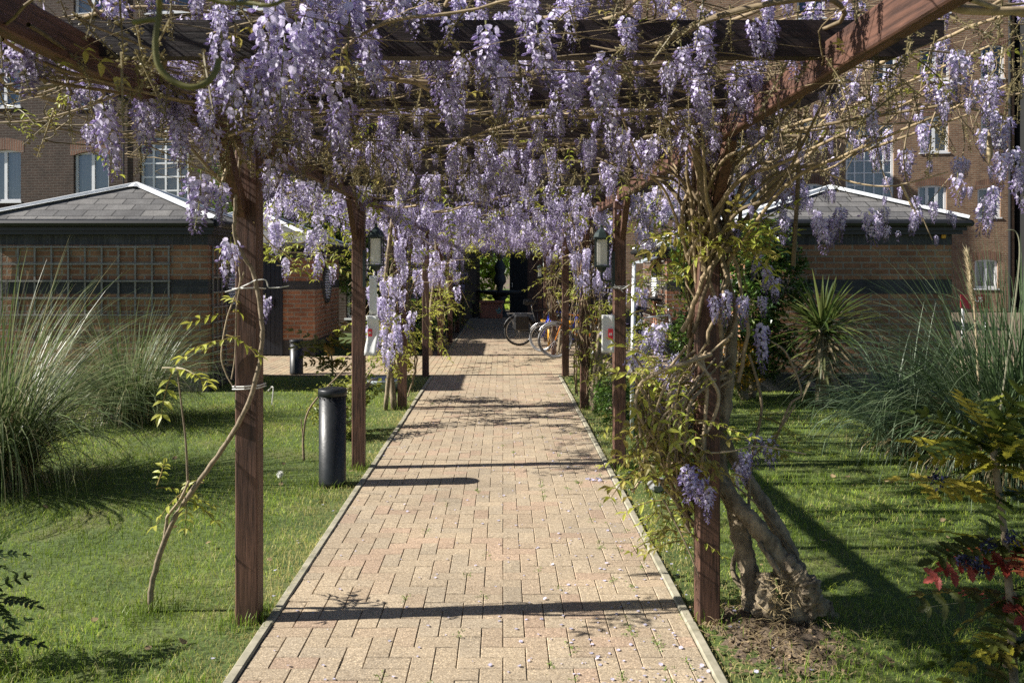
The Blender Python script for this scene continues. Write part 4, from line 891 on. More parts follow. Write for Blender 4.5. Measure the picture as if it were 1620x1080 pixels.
# ------------------------------------------------------------------ large buildings
def facade(t, wall_mats, x0, x1, z1, y, depth, wins, rec=.09):
    """front wall with real openings; wins: (xa,xb,za,zb,cols,rows,arch,curtain)"""
    xs = sorted({x0, x1}|{w[0] for w in wins}|{w[1] for w in wins}); zs = sorted({0., z1}|{w[2] for w in wins}|{w[3] for w in wins}); m = M()
    for a, b in zip(xs, xs[1:]):
        for c_, d in zip(zs, zs[1:]):
            if any(w[0] < (a+b)/2 < w[1] and w[2] < (c_+d)/2 < w[3] for w in wins): continue
            m.quad((a, y, c_), (b, y, c_), (b, y, d), (a, y, d))
    for w in wins:
        a, b, c_, d = w[:4]; Y = y+rec+.12
        m.quad((a, y, c_), (a, y, d), (a, Y, d), (a, Y, c_)); m.quad((b, y, d), (b, y, c_), (b, Y, c_), (b, Y, d)); m.quad((a, y, d), (b, y, d), (b, Y, d), (a, Y, d)); m.quad((b, y, c_), (a, y, c_), (a, Y, c_), (b, Y, c_))
    m.quad((x0, y+depth, 0), (x0, y, 0), (x0, y, z1), (x0, y+depth, z1)); m.quad((x1, y, 0), (x1, y+depth, 0), (x1, y+depth, z1), (x1, y, z1))
    m.quad((x0, y, z1), (x1, y, z1), (x1, y+depth, z1), (x0, y+depth, z1)); m.quad((x1, y+depth, 0), (x0, y+depth, 0), (x0, y+depth, z1), (x1, y+depth, z1))
    build('wall', m, wall_mats, t)
    for w in wins:
        a, b, c_, d, cols, rows, arch, cur = w; fw = .07 if y < 30 else .095; m = M(); Y = y+rec
        m.box(a+.002, a+fw, Y, Y+.06, c_+.002, d-.002); m.box(b-fw, b-.002, Y, Y+.06, c_+.002, d-.002); m.box(a+fw, b-fw, Y+.001, Y+.059, d-fw, d-.003); m.box(a+fw, b-fw, Y+.001, Y+.059, c_+.003, c_+fw)
        for i in range(1, cols):
            x = a+(b-a)*i/cols; hw = (.045 if y < 30 else .06) if rows == 1 else .026; m.box(x-hw, x+hw, Y+.004, Y+.056, c_+fw, d-fw)
        for i in range(1, rows): z = c_+(d-c_)*i/rows; m.box(a+fw, b-fw, Y+.008, Y+.052, z-.022, z+.022)
        fr = build('window', m, 'white', t)
        build('pane', M().quad((a+.01, Y+.03, c_+.01), (b-.01, Y+.03, c_+.01), (b-.01, Y+.03, d-.01), (a+.01, Y+.03, d-.01)), 'glass', fr)
        m = M(); m.box(a-.3, b+.3, Y+.5, Y+.52, c_-.3, d+.3); build('unlit_room_panel', m, 'dark', fr)  # black panel stands in for the darkness of the unlit interior
        if cur:
            nn = 24; vs = []; fs = []
            for i in range(nn+1):
                x = a+.02+(b-a-.04)*i/nn
                for z in (c_+.02, d-.02): vs.append((x, Y+.12+.018*math.sin(i*1.9), z))
            ii = [i for i in range(nn) if cur == 'full' or cur == 'tan' or (i < nn*.38 or i > nn*.70)]
            for i in ii: fs.append((2*i, 2*i+2, 2*i+3, 2*i+1))
            build('curtain', M().add(vs, fs), 'blind' if cur == 'tan' else 'curtain', fr)
        sl_ = M().box(a-.04, b+.04, y-.04, y+rec-.001, c_-.05, c_-.001); build('sill', sl_, 'white', fr)
        if arch:
            k = 12; rise = .09*(b-a); vs = []; fs = []; ya, yb = y-.004, y+rec-.002
            for i in range(k+1):
                u = i/k; x = a-.1+(b-a+.2)*u; uu = min(1, max(0, (x-a)/(b-a))); zb = d-rise+rise*4*uu*(1-uu); 
                if x < a or x > b: zb = d-rise
                zt = zb+.33
                vs += [(x, ya, zb), (x, ya, zt), (x, yb, zb)]
            for i in range(k): q = 3*i; fs += [(q, q+3, q+4, q+1), (q+2, q+5, q+3, q)]
            build('lintel', M().add(vs, fs), 'arch', t)
def wpx(Z, rects):
    s = Z/F; out = []
    for (pa, pb, ya, yb, cols, rows, arch, cur) in rects: out.append(((pa-CX)*s, (pb-CX)*s, CH-(yb-CY)*s, CH-(ya-CY)*s, cols, rows, arch, cur))
    return out
lb = thing('apartment_building', 'dark brown brick apartment block behind the hut with wide grey trellis', 'building', (-10, 22.6, 0), 'brick apartment blocks round the garden')
WL = wpx(22.6, [(107, 168, 238, 316, 2, 1, 1, 'full'), (107, 170, 85, 168, 2, 1, 1, 'part'), (-48, 14, 232, 316, 2, 1, 1, 'full'), (-48, 13, 82, 163, 2, 1, 1, 'part'), (221, 303, 150, 345, 4, 9, 0, 'tan'), (232, 318, -70, 22, 2, 1, 0, None), (380, 440, -70, 24, 2, 1, 0, None), (107, 168, -70, 18, 2, 1, 0, 'part'),
              (390, 450, 238, 316, 2, 1, 1, 'full'), (390, 450, 85, 168, 2, 1, 1, 'part'), (545, 605, 85, 168, 2, 1, 1, None), (555, 605, -60, 24, 2, 1, 0, None), (640, 672, -60, 24, 1, 1, 0, None), (545, 605, 238, 316, 2, 1, 1, 'full'), (-140, -85, 232, 316, 2, 1, 1, 'full'), (648, 686, 395, 520, 1, 4, 0, 'full'), (560, 610, 395, 500, 2, 3, 0, 'part')])
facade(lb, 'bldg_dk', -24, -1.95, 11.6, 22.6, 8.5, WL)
rb = thing('apartment_building', 'lighter brown brick apartment block behind the hut by the cordyline', 'building', (16.6, 33, 0), 'brick apartment blocks round the garden')
WR = wpx(33, [(1452, 1495, 293, 338, 3, 1, 1, 'part'), (1540, 1574, 298, 345, 2, 1, 1, 'tan'), (1536, 1570, 410, 456, 2, 1, 1, 'part'), (1455, 1498, 183, 242, 2, 1, 1, 'tan'), (1545, 1578, 183, 232, 2, 1, 1, 'tan'), (1268, 1312, 182, 232, 2, 1, 1, 'part'), (1343, 1416, 195, 330, 5, 7, 0, 'full'), (1272, 1311, 288, 335, 2, 1, 1, 'part'),
              (1385, 1420, 78, 130, 2, 1, 1, None), (1455, 1500, 75, 128, 2, 1, 1, None), (1545, 1580, 75, 128, 2, 1, 1, None), (1268, 1312, 75, 128, 2, 1, 1, None), (1268, 1312, -30, 22, 2, 1, 1, None), (1455, 1500, -30, 22, 2, 1, 1, None), (1170, 1210, 75, 128, 2, 1, 1, None), (1170, 1210, 182, 232, 2, 1, 1, 'part'), (1170, 1210, 288, 338, 2, 1, 1, 'part'), (1452, 1495, 410, 456, 2, 1, 1, 'part'), (1080, 1120, 182, 232, 2, 1, 1, 'part'), (1080, 1120, 75, 128, 2, 1, 1, None), (1060, 1100, 288, 338, 2, 1, 1, 'part')])
lb.rotation_euler = (0, 0, math.radians(-8))
facade(rb, 'bldg', 4.0, 20.25, 13.5, 33, 9, WR)
build('downpipe', M().tube([((1586-CX)/F*33, 32.93, 0), ((1586-CX)/F*33, 32.93, 13.4)], .06, 10), 'black', rb)
build('downpipe', M().tube([((195-CX)/F*22.6, 22.56, 1.5), ((195-CX)/F*22.6, 22.56, 11.5)], .02, 8), 'black', lb)
rb.rotation_euler = (0, 0, math.radians(-8))
gb = thing('gate_house', 'dark link building with an open passage behind the stone fountain', 'building', (1, 31.5, 0))
m = M(); pa, pb = -1.45, .26
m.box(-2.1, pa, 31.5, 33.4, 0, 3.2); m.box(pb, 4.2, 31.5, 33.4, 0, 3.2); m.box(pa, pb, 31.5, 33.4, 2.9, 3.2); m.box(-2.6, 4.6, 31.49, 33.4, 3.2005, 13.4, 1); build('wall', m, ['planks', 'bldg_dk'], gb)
m = M()
for i in range(6): m.box(pb+.02+i*.11, pb+.122+i*.11, 31.30, 31.34, .05, 2.75)
m.box(pb, pb+.7, 31.341, 31.37, .3, .42); m.box(pb, pb+.7, 31.341, 31.37, 2.2, 2.32); dr = build('door', m, 'shade_and_door', gb); build('handle', M().tube([(pb+.08, 31.27, 1.0), (pb+.08, 31.27, 1.16)], .012, 8), 'steel', dr)
db = thing('dark_building', 'building in painted black shade with satellite dish beyond the tall grass', 'building', (24, 30, 0))
build('wall', M().box(20.4, 32, 30.5, 42, 0, 13), 'shade_and_door', db)
p = P(1612, 290, 30.2); m = M(); m.lathe((p[0], p[1], p[2]), [(.02, .1), (.16, .075), (.28, 0), (.27, -.005), (.15, .07), (.02, .09)], 24, axis='y'); m.tube([(p[0], p[1]+.09, p[2]), (p[0], p[1]+.3, p[2]-.1)], .02, 8); m.tube([(p[0], p[1]+.05, p[2]-.25), (p[0], p[1]-.28, p[2])], .01, 6)
dt = build('satellite_dish', m, 'dish'); tag(dt, 'pale round satellite dish on the building in painted black shade', 'satellite dish')

# ------------------------------------------------------------------ fountain, planter
fx, fy = P(791, 500, 29.3)[:2]
ft = thing('fountain', 'dark two tier stone fountain at the end of the brick path', 'fountain', (fx, fy, 0))
build('pedestal', M().lathe((fx, fy, 0), [(.42, 0), (.42, .1), (.3, .14), (.2, .2), (.15, .4), (.2, .6), (.3, .72), (.2, .76)], 28), 'stone', ft, True)
build('bowl', M().lathe((fx, fy, .72), [(.12, 0), (.5, .06), (.78, .15), (.8, .2), (.74, .2), (.4, .12), (.1, .1)], 36), 'stone', ft, True)
build('figure', M().lathe((fx, fy, .8), [(.14, 0), (.1, .15), (.12, .3), (.22, .42), (.21, .6), (.15, .72), (.2, .85), (.19, 1.02), (.11, 1.15), (.08, 1.22), (.11, 1.3), (.10, 1.4), (.02, 1.48)], 20), 'stone', ft, True)
q0, q1 = P(757, 497, 28.2), P(797, 476, 28.2); pt = thing('planter', 'terracotta trough with pale green emblem beside the fountain', 'planter', ((q0[0]+q1[0])/2, 28.4, 0))
m = M(); x0, x1, zt = q0[0], q1[0], .6; m.bbox(x0+.05, x1-.05, 28.2, 28.6, .0, zt-.08, .02); m.bbox(x0, x1, 28.15, 28.65, zt-.085, zt, .015); build('body', m, 'terracotta', pt)
m = M(); ex, ez = (775+12-CX)/F*28.2+.05, .27
for a, s in ((0, 1.), (.7, .8), (-.7, .8)): 
    d = Vector((math.sin(a), 0, math.cos(a))); r = Vector((d.z, 0, -d.x)); b = Vector((ex, 28.19, ez-.08)); m.add([b, b+d*.1*s+r*.05*s, b+d*.22*s, b+d*.1*s-r*.05*s], [(0, 1, 2, 3)])
m.box(ex-.07, ex+.07, 28.187, 28.193, ez-.11, ez-.08); build('emblem', m, 'emblem', pt)

# ------------------------------------------------------------------ bicycles
def bicycle(label, loc, rz, frame_mat, tyre, saddle='rubber', rack=False, rr=.335, lean=.06):
    t = thing('bicycle', label, 'bicycle', (0, 0, 0), 'bicycles parked by the pergola'); V_ = Vector
    rear, front, bb, head, ht, seat = V_((-.53, 0, rr)), V_((.53, 0, rr)), V_((-.08, 0, .29)), V_((.40, 0, .68)), V_((.36, 0, .84)), V_((-.24, 0, .78))
    m = M()
    for a, b, r in ((bb, head, .021), (seat, ht, .018), (bb, seat, .018), (head, ht, .022)): m.tube([a, b], r, 8)
    for s in (-1, 1):
        m.tube([bb+V_((0, s*.03, 0)), rear+V_((0, s*.06, 0))], .010, 6); m.tube([seat+V_((0, s*.02, -.03)), rear+V_((0, s*.06, 0))], .009, 6)
    build('frame', m, frame_mat, t, True)
    m = M()
    for s in (-1, 1): m.tube([head+V_((0, s*.03, -.02)), head+V_((.04, s*.05, -.1)), front+V_((0, s*.05, 0))], .013, 6)
    build('fork', m, frame_mat, t, True)
    for c_ in (rear, front):
        m = M(); m.tube([c_+V_((math.cos(a)*(rr-.02), 0, math.sin(a)*(rr-.02))) for a in np.linspace(0, 2*math.pi, 40, endpoint=False)], .021, 8, closed=True); w = build('wheel', m, tyre, t, True)
        m = M(); m.tube([c_+V_((math.cos(a)*(rr-.047), 0, math.sin(a)*(rr-.047))) for a in np.linspace(0, 2*math.pi, 40, endpoint=False)], .011, 6, closed=True); build('rim', m, 'steel', w, True)
        m = M(); m.lathe((c_.x, -.045, c_.z), [(.015, 0), (.022, .02), (.018, .045), (.022, .07), (.015, .09)], 10, axis='y')
        for i in range(24): a = i/24*6.283; m.tube([c_+V_((0, (.03 if i % 2 else -.03), 0)), c_+V_((math.cos(a)*(rr-.05), 0, math.sin(a)*(rr-.05)))], .0016, 3)
        build('spoke', m, 'steel', w)
    m = M(); m.tube([ht, ht+V_((-.02, 0, .1)), ht+V_((.03, 0, .13))], .013, 8); m.tube(smooth_path([ht+V_((-.1, -.29, .16)), ht+V_((.0, -.2, .14)), ht+V_((.04, 0, .13)), ht+V_((.0, .2, .14)), ht+V_((-.1, .29, .16))], 4), .012, 8); build('handlebar', m, 'steel', t, True)
    m = M(); m.tube([seat, seat+V_((-.04, 0, .16))], .013, 8); sp = build('seat_post', m, 'steel', t, True)
    m = M(); m.tube([seat+V_((-.2, 0, .19)), seat+V_((-.12, 0, .19)), seat+V_((.0, 0, .185)), seat+V_((.12, 0, .17))], [.05, .075, .04, .018], 10); o = build('saddle', m, saddle, t, True)
    m = M(); m.lathe((bb.x, -.055, bb.z), [(.09, 0), (.09, .006)], 20, axis='y'); m.tube([bb+V_((0, -.07, 0)), bb+V_((.12, -.07, -.12))], .01, 6); m.tube([bb+V_((0, .07, 0)), bb+V_((-.12, .07, .12))], .01, 6); m.tube([bb+V_((0, -.07, 0)), bb+V_((0, .07, 0))], .015, 8)
    m.box(bb.x+.08, bb.x+.17, -.16, -.075, bb.z-.135, bb.z-.11); m.box(bb.x-.17, bb.x-.08, .075, .16, bb.z+.11, bb.z+.135)
    m.tube([bb+V_((0, -.052, .085)), rear+V_((0, -.052, .03))], .006, 5); m.tube([bb+V_((0, -.052, -.085)), rear+V_((0, -.052, -.03))], .006, 5); build('crank', m, 'black', t)
    for c_, a0, a1 in ((rear, .3, 2.9), (front, .5, 2.2)):
        m = M(); m.tube([c_+V_((math.cos(a)*(rr+.018), 0, math.sin(a)*(rr+.018))) for a in np.linspace(a0, a1, 16)], .018, 6); build('mudguard', m, 'black' if tyre == 'rubber' else 'steel', t, True)
    if rack:
        m = M()
        for s in (-.06, .06): m.tube([(-.22, s, .72), (-.8, s, .72), (-.55, s*1.1, rr)], .007, 6)
        for x in (-.35, -.5, -.65, -.8): m.tube([(x, -.06, .72), (x, .06, .72)], .006, 6)
        build('rear_rack', m, 'steel', t)
        m = M(); m.bbox(-.66, -.34, .07, .2, .36, .7, .03); m.bbox(-.66, -.34, -.2, -.07, .36, .7, .03); build('pannier', m, 'black', t)
    t.location = loc; t.rotation_euler = (lean, 0, rz); return t
bicycle('black bicycle with rear rack, panniers and black tyres on the shaded brick path', (.88, 18.2, 0), .1, 'black', 'rubber', rack=True)
bicycle('orange bicycle with grey tyres parked against the pergola post', (1.52, 15.62, 0), math.pi-.08, 'orange', 'greytyre', 'tan')
bicycle('blue bicycle with smaller wheels between the orange and black ones', (1.25, 16.55, 0), math.pi-.5, 'bluep', 'greytyre', rr=.29)
bicycle('pale framed bicycle half hidden by stems before the sunlit hut', (2.75, 15.3, 0), .35, 'palestone' if False else 'white', 'rubber')
t = thing('bicycle_rail', 'thick yellow rail behind the parked bicycles', 'rail', (1.5, 17, 0)); build('rail_tube', M().tube([(.78, 17, .60), (2.0, 16.9, .57)], .05, 10), 'yellow', t, True)
build('upright', M().tube([(.95, 17, 0), (.95, 17, .57)], .03, 8), 'yellow', t, True); build('upright', M().tube([(1.9, 16.91, 0), (1.9, 16.91, .54)], .03, 8), 'yellow', t, True)
t = thing('lounge_chair', 'pale green folding metal chair standing behind the bicycles', 'chair', (1.6, 20.5, 0)); m = M()
for s in (1.12, 1.62): m.tube([(s, 20.3, .55), (s-.10, 20.75, 1.95)], .022, 8)
for z in (.9, 1.2, 1.5, 1.8): m.tube([(1.12-.1*(z-.55)/1.4, 20.3+.45*(z-.55)/1.4, z), (1.62-.1*(z-.55)/1.4, 20.3+.45*(z-.55)/1.4, z)], .014, 8)
build('back_frame', m, 'greenmetal', t, True); m = M()
for i in range(6): m.box(1.1, 1.64, 19.85+i*.08, 19.91+i*.08, .54, .56)
build('seat', m, 'greenmetal', t)
for x in (1.12, 1.62):
    for y in (19.88, 20.3): build('leg', M().tube([(x, y, 0), (x, y, .54)], .016, 8), 'greenmetal', t)
p0, p1 = P(999, 575, 8.2), P(1003, 415, 8.2); p0[2] = 0
tag(build('white_pole', M().tube([p0, (p0+p1)/2, p1], [.02, .022, .02], 10), 'white', smooth=True), 'white pole standing behind the post with the red square notice', 'pole')

# ------------------------------------------------------------------ shrubs, trees
def leaf_card(l, w, col):
    V = np.array([(0, 0, 0), (w/2, l*.45, .06*l), (0, l, -.1*l), (-w/2, l*.45, .06*l)]); return (V, [np.array([[0, 1, 2], [0, 2, 3]])], np.tile(np.array(col), (4, 1)))
def shrub(name, label, cat, base, blobs, n, leaf, cols, mat='dleaf', group=None, trunk_h=None, tr=.05):
    t = thing(name, label, cat, (base[0], base[1], 0), group); m = M(); b = np.array(base, float); c = Cloud()
    for (cx, cy, cz, rx, ry, rz) in blobs:
        e = np.array([cx, cy, cz]); pts = smooth_path([b, (b+e)/2+np.array([R(-.1, .1), R(-.1, .1), .1]), e], 5); m.tube(pts, list(np.linspace(tr, tr*.3, len(pts))), 7, 0, .1)
        for q in range(5):
            d = rng.normal(0, 1, 3); d /= np.linalg.norm(d); e2 = e+d*np.array([rx, ry, rz])*.85; m.tube([e*.6+(b*.4), (e+e2)/2, e2], [tr*.35, tr*.2, tr*.08], 5)
    build('trunk', m, 'bark', t, True)
    vol = np.array([bl[3]*bl[4]*bl[5] for bl in blobs]); cnt = (vol**.67/(vol**.67).sum()*n).astype(int)
    for bl, k in zip(blobs, cnt):
        d = rng.normal(0, 1, (k, 3)); d /= np.linalg.norm(d, axis=1)[:, None]
        rad = rng.uniform(.45, 1.0, k)**.6
        # clump the leaves round twig ends
        nc = max(6, k//28); cd = rng.normal(0, 1, (nc, 3)); cd /= np.linalg.norm(cd, axis=1)[:, None]; cr = rng.uniform(.55, 1.08, nc); cc = cd*cr[:, None]
        idx = rng.integers(0, nc, k); sel = rng.random(k) < .78
        p = d*rad[:, None]; p[sel] = cc[idx[sel]]+rng.normal(0, .13, (sel.sum(), 3))
        p = p*np.array(bl[3:])+np.array(bl[:3]); p[:, 2] = np.maximum(p[:, 2], .02)
        cl_ = rng.integers(0, len(cols), nc)[idx]
        for q, col in enumerate(cols):
            s = cl_ == q; c.scatter(leaf, p[s], rots(s.sum(), 1.3), rng.uniform(.6, 1.25, s.sum()), .3, np.tile(np.array(col), (s.sum(), 1)))
    c.obj('crown', mat, t); return t
ONE = leaf_card(.09, .045, (1, 1, 1)); BIG = leaf_card(.16, .075, (1, 1, 1)); SML = leaf_card(.05, .028, (1, 1, 1))
G1, G2, G3 = (.05, .10, .02), (.09, .16, .03), (.03, .065, .018)
shrub('evergreen_tree', 'dark evergreen tree behind the hut with oval louvre', 'tree', (-5.0, 20.6, 0), [(-5.4, 20.6, 3.3, 1.3, 1.0, 1.2), (-4.3, 20.6, 3.0, 1.1, 1, 1.2), (-4.8, 20.6, 4.3, 1.2, .9, .9), (-6.4, 20.6, 3.4, 1.0, .9, 1.3), (-3.6, 20.6, 2.0, .8, .8, 1.2)], 11000, BIG, [G1, G2, G3, (.14, .2, .03), (.2, .27, .04)], tr=.12)  # lightest leaf greens put sunlight into the colour of some clumps
shrub('evergreen_shrub', 'dense glossy evergreen shrub climbing beside the hut with the cordyline', 'shrub', (3.3, 10.9, 0), [(3.35, 10.9, 1.9, .5, .4, .5), (3.65, 10.95, 1.55, .42, .35, .45), (3.2, 10.8, 1.2, .42, .4, .5), (3.5, 10.9, .7, .4, .35, .45)], 6500, ONE, [G1, G2, G3, (.13, .18, .03)])
shrub('evergreen_shrub', 'small leaved shrub beside the sunlit hut corner', 'shrub', (3.0, 13.0, 0), [(3.05, 13.0, 1.9, .42, .35, .5), (3.15, 13.0, 1.25, .35, .35, .4), (2.9, 13, .6, .3, .3, .4)], 4200, ONE, [G2, (.13, .2, .04), G1])
shrub('berberis_shrub', 'low orange tinted shrub on the lawn behind the entwined post', 'shrub', (3.15, 11.3-.6, 0), [(3.0, 10.6, .35, .3, .25, .3), (2.95, 10.5, .62, .28, .25, .16)], 1700, SML, [(.5, .28, .03), (.30, .25, .03), (.06, .09, .02)], 'leaf')
shrub('bedding_shrub', 'green shrub with blue flowers at the foot of the notice post', 'shrub', (1.2, 8.6, 0), [(1.15, 8.6, .3, .2, .3, .26), (1.35, 8.9, .24, .2, .3, .22)], 1800, SML, [G2, (.12, .22, .04), G1], 'leaf')
shrub('bedding_shrub', 'pale yellow green shrub at the foot of the black lantern post', 'shrub', (-1.75, 8.4, 0), [(-1.75, 8.4, .32, .28, .3, .3), (-1.6, 8.2, .18, .2, .25, .18), (-1.5, 8.9, .5, .18, .2, .22)], 1700, SML, [(.34, .34, .08), (.28, .3, .05), (.16, .2, .04)], 'leaf')
shrub('bedding_shrub', 'small yellow shrub by the path under the drooping flowers', 'shrub', (-1.32, 10.6, 0), [(-1.35, 10.6, .55, .25, .3, .3), (-1.4, 10.4, .95, .2, .2, .2)], 1300, SML, [(.45, .38, .06), (.34, .33, .05)], 'leaf')
shrub('bedding_shrub', 'low green shrub with scattered blossoms at the post by the crossing', 'shrub', (1.25, 11.3, 0), [(1.15, 11.3, .2, .2, .4, .2), (1.3, 12, .25, .2, .4, .25)], 1300, SML, [(.28, .3, .06), (.2, .26, .05), G1], 'leaf')
for i, (x, y) in enumerate(((-1.75, 17.4), (-1.8, 19.0), (-1.75, 20.7), (-1.7, 22.0))):
    shrub('hedge_bush', ('dark rounded bush just past the crossing, first beside the kerb', 'dark rounded bush, second along the kerb past the crossing', 'dark rounded bush, third along the kerb past the crossing', 'dark rounded bush last along the kerb before the building')[i], 'bush', (x, y, 0), [(x, y, .42, .5, .8, .42), (x-.3, y+.2, .75, .35, .4, .3)], 1900, ONE, [G1, G3, G2], group='bushes along the far kerb')
for i, (x, y, z, r) in enumerate(((-2.2, 40, 2.2, 2.0), (1.6, 46, 2.8, 2.6), (-.6, 52, 3.6, 2.6), (-5, 48, 3, 3))):
    shrub('garden_tree', ('sunlit small tree seen through the passage by its edge', 'bright green tree seen through the passage beside the fountain figure', 'tall tree at the back of the garden through the passage', 'spreading tree half hidden by the passage wall')[i], 'tree', (x, y, 0), [(x, y, z, r, r*.8, r*.75), (x+r*.4, y-.3, z-.9, r*.6, r*.6, r*.6)], 2600, leaf_card(.3, .16, (1, 1, 1)), [(.11, .2, .03), (.17, .27, .05), (.07, .12, .02)], 'leaf', tr=.15)

# ------------------------------------------------------------------ ornamental grasses
def grass_clump(label, x, y, n, h, spread, cols, w=.009, droop=1.0, base_r=.16, extra=None):
    t = thing('ornamental_grass', label, 'ornamental grass', (x, y, 0), 'clumps of ornamental grass on the lawn'); k = 9; c = Cloud(); V, FF, CC = [], [], []
    for i in range(int(n*1.25)):
        dead = i >= n; kink = random.randrange(3, 7) if random.random() < .14 else -1
        a = R(0, 6.283); b = math.sqrt(random.random())*base_r; L_ = h*R(.55, 1.25)*(R(.35, .7) if dead else 1); ln = R(.05, 1.0)**.8*spread; p = np.array([x+math.cos(a)*b, y+math.sin(a)*b, 0.]); a2 = a+rng.normal(0, .5)
        d = np.array([math.cos(a2), math.sin(a2), 0]); el = math.radians(88)-ln*.5; curv = droop*ln*R(.9, 2.0)/k*1.7; pts = [p.copy()]
        for q in range(k-1):
            p = p+(d*math.cos(el)+np.array([0, 0, math.sin(el)]))*L_/(k-1)*1.15; el -= curv*(.35+1.3*q/k)+(R(.5, 1.3) if q == kink else 0)+(.12 if dead else 0); p[2] = max(p[2], .02); pts.append(p.copy())
        pts = np.array(pts); s = np.array([-d[1], d[0], 0])+np.array([0, 0, R(-.6, .6)]); ww = w*R(.6, 1.2)*np.array([.8, 1, 1, 1, .95, .85, .7, .45, .1])
        v = np.concatenate([pts-s*ww[:, None]/2, pts+s*ww[:, None]/2]); f = np.array([(q, q+1, q+1+k, q+k) for q in range(k-1)])
        col = np.array(random.choice(cols) if not dead else random.choice([(.3, .23, .12), (.22, .17, .09), (.36, .29, .16)]))*R(.75, 1.25); c.put(v, [f], np.tile(col, (2*k, 1)))
    c.obj('leaf_tuft', 'blade', t); return t
GG = [(.10, .145, .045), (.14, .185, .07), (.21, .25, .12), (.06, .095, .025), (.28, .26, .14), (.17, .2, .1)]
grass_clump('tallest ornamental grass clump with arching blades at the lawn edge of the trellis hut', -4.05, 6.5, 1500, 1.42, 1.25, GG, .0085, 1.25, .26)
grass_clump('rounded ornamental grass clump before the wide trellis', -4.2, 9.2, 1300, 1.08, 1.3, GG, .0085, 1.25, .24)
gp = grass_clump('big blue green pampas clump with one cream plume', 4.15, 6.6, 2300, 1.5, 1.25, [(.07, .115, .045), (.11, .16, .075), (.18, .23, .13), (.045, .08, .025)], .0085, 1.15, .34)
grass_clump('loose drooping blue grass clump on the lawn before the cordyline', 3.75, 7.6, 520, 1.0, 1.35, [(.10, .16, .08), (.16, .23, .13), (.22, .29, .18)], .011, 1.25, .2)
p0, p1 = P(1555, 700, 6.4), P(1531, 402, 6.4); p0[2] = .1
build('plume_stalk', M().tube(smooth_path([p0, P(1546, 560, 6.4), P(1540, 470, 6.4), p1], 5), list(np.linspace(.012, .005, 16)), 7), 'twig', gp, True)
c = Cloud(); k = 420; t_ = rng.random(k); pts = np.array([P(1531+9*q, 402+80*q, 6.4) for q in t_]); dd = np.stack([rng.normal(-.35, .25, k), rng.normal(0, .25, k), rng.uniform(.5, 1.2, k)], 1)
c.scatter(strip_tpl(.13, .008, (.62, .52, .34), .0), pts-dd*.04, np.stack([frame(q) for q in dd]), rng.uniform(.5, 1.1, k), .2); c.obj('plume', 'dry', gp)
c = Cloud(); pts = smooth_path([P(1575, 700, 5.9), P(1603, 500, 5.9), P(1612, 420, 5.9), P(1612, 380, 5.9), P(1605, 365, 5.9), P(1592, 364, 5.9)], 5); c.tubes(pts, np.linspace(.006, .004, len(pts)), 5, (.33, .32, .22)); c.obj('bent_stalk', 'blade', gp)
# cordyline
cx_, cy_ = P(1300, 640, 10.2)[:2]; ct = thing('cordyline', 'spiky green cordyline with sword leaves on the lawn by the brick hut', 'cordyline', (cx_, cy_, 0))
build('trunk', M().tube([(cx_, cy_, -.05), (cx_+.02, cy_, .5), (cx_-.02, cy_, .95)], [.09, .075, .06], 10, 0, .12), 'bark', ct, True)
c = Cloud(); k = 7
for i in range(210):
    a = R(0, 6.283); e = math.asin(R(-.75, 1.)); L_ = R(.55, .85)*(1 if e > -.3 else .85); z0 = .95+R(-.12, .1) if e > -.2 else R(.45, .95); p = np.array([cx_, cy_, z0]); d = np.array([math.cos(a)*math.cos(e), math.sin(a)*math.cos(e), math.sin(e)]); pts = []
    for q in range(k): pts.append(p.copy()); p = p+d*L_/(k-1); d = d+np.array([0, 0, -.05-.05*(e < .3)]); d /= np.linalg.norm(d)
    pts = np.array(pts); s = np.cross(d, (0, 0, 1)); s /= np.linalg.norm(s)+1e-6; up = np.cross(s, d); ww = .042*np.array([.6, .85, 1, .95, .75, .45, .03])
    v = np.concatenate([pts-s*ww[:, None]/2+up*ww[:, None]*.18, pts, pts+s*ww[:, None]/2+up*ww[:, None]*.18]); f = np.array([(q+o, q+1+o, q+1+k+o, q+k+o) for q in range(k-1) for o in (0, k)])
    col = np.array(random.choice([(.06, .095, .022), (.10, .135, .032), (.17, .2, .06)] if e > -.25 else [(.2, .17, .09), (.12, .13, .05), (.26, .21, .13)])); c.put(v, [f], np.tile(col, (3*k, 1)))
c.obj('crown', 'blade', ct)
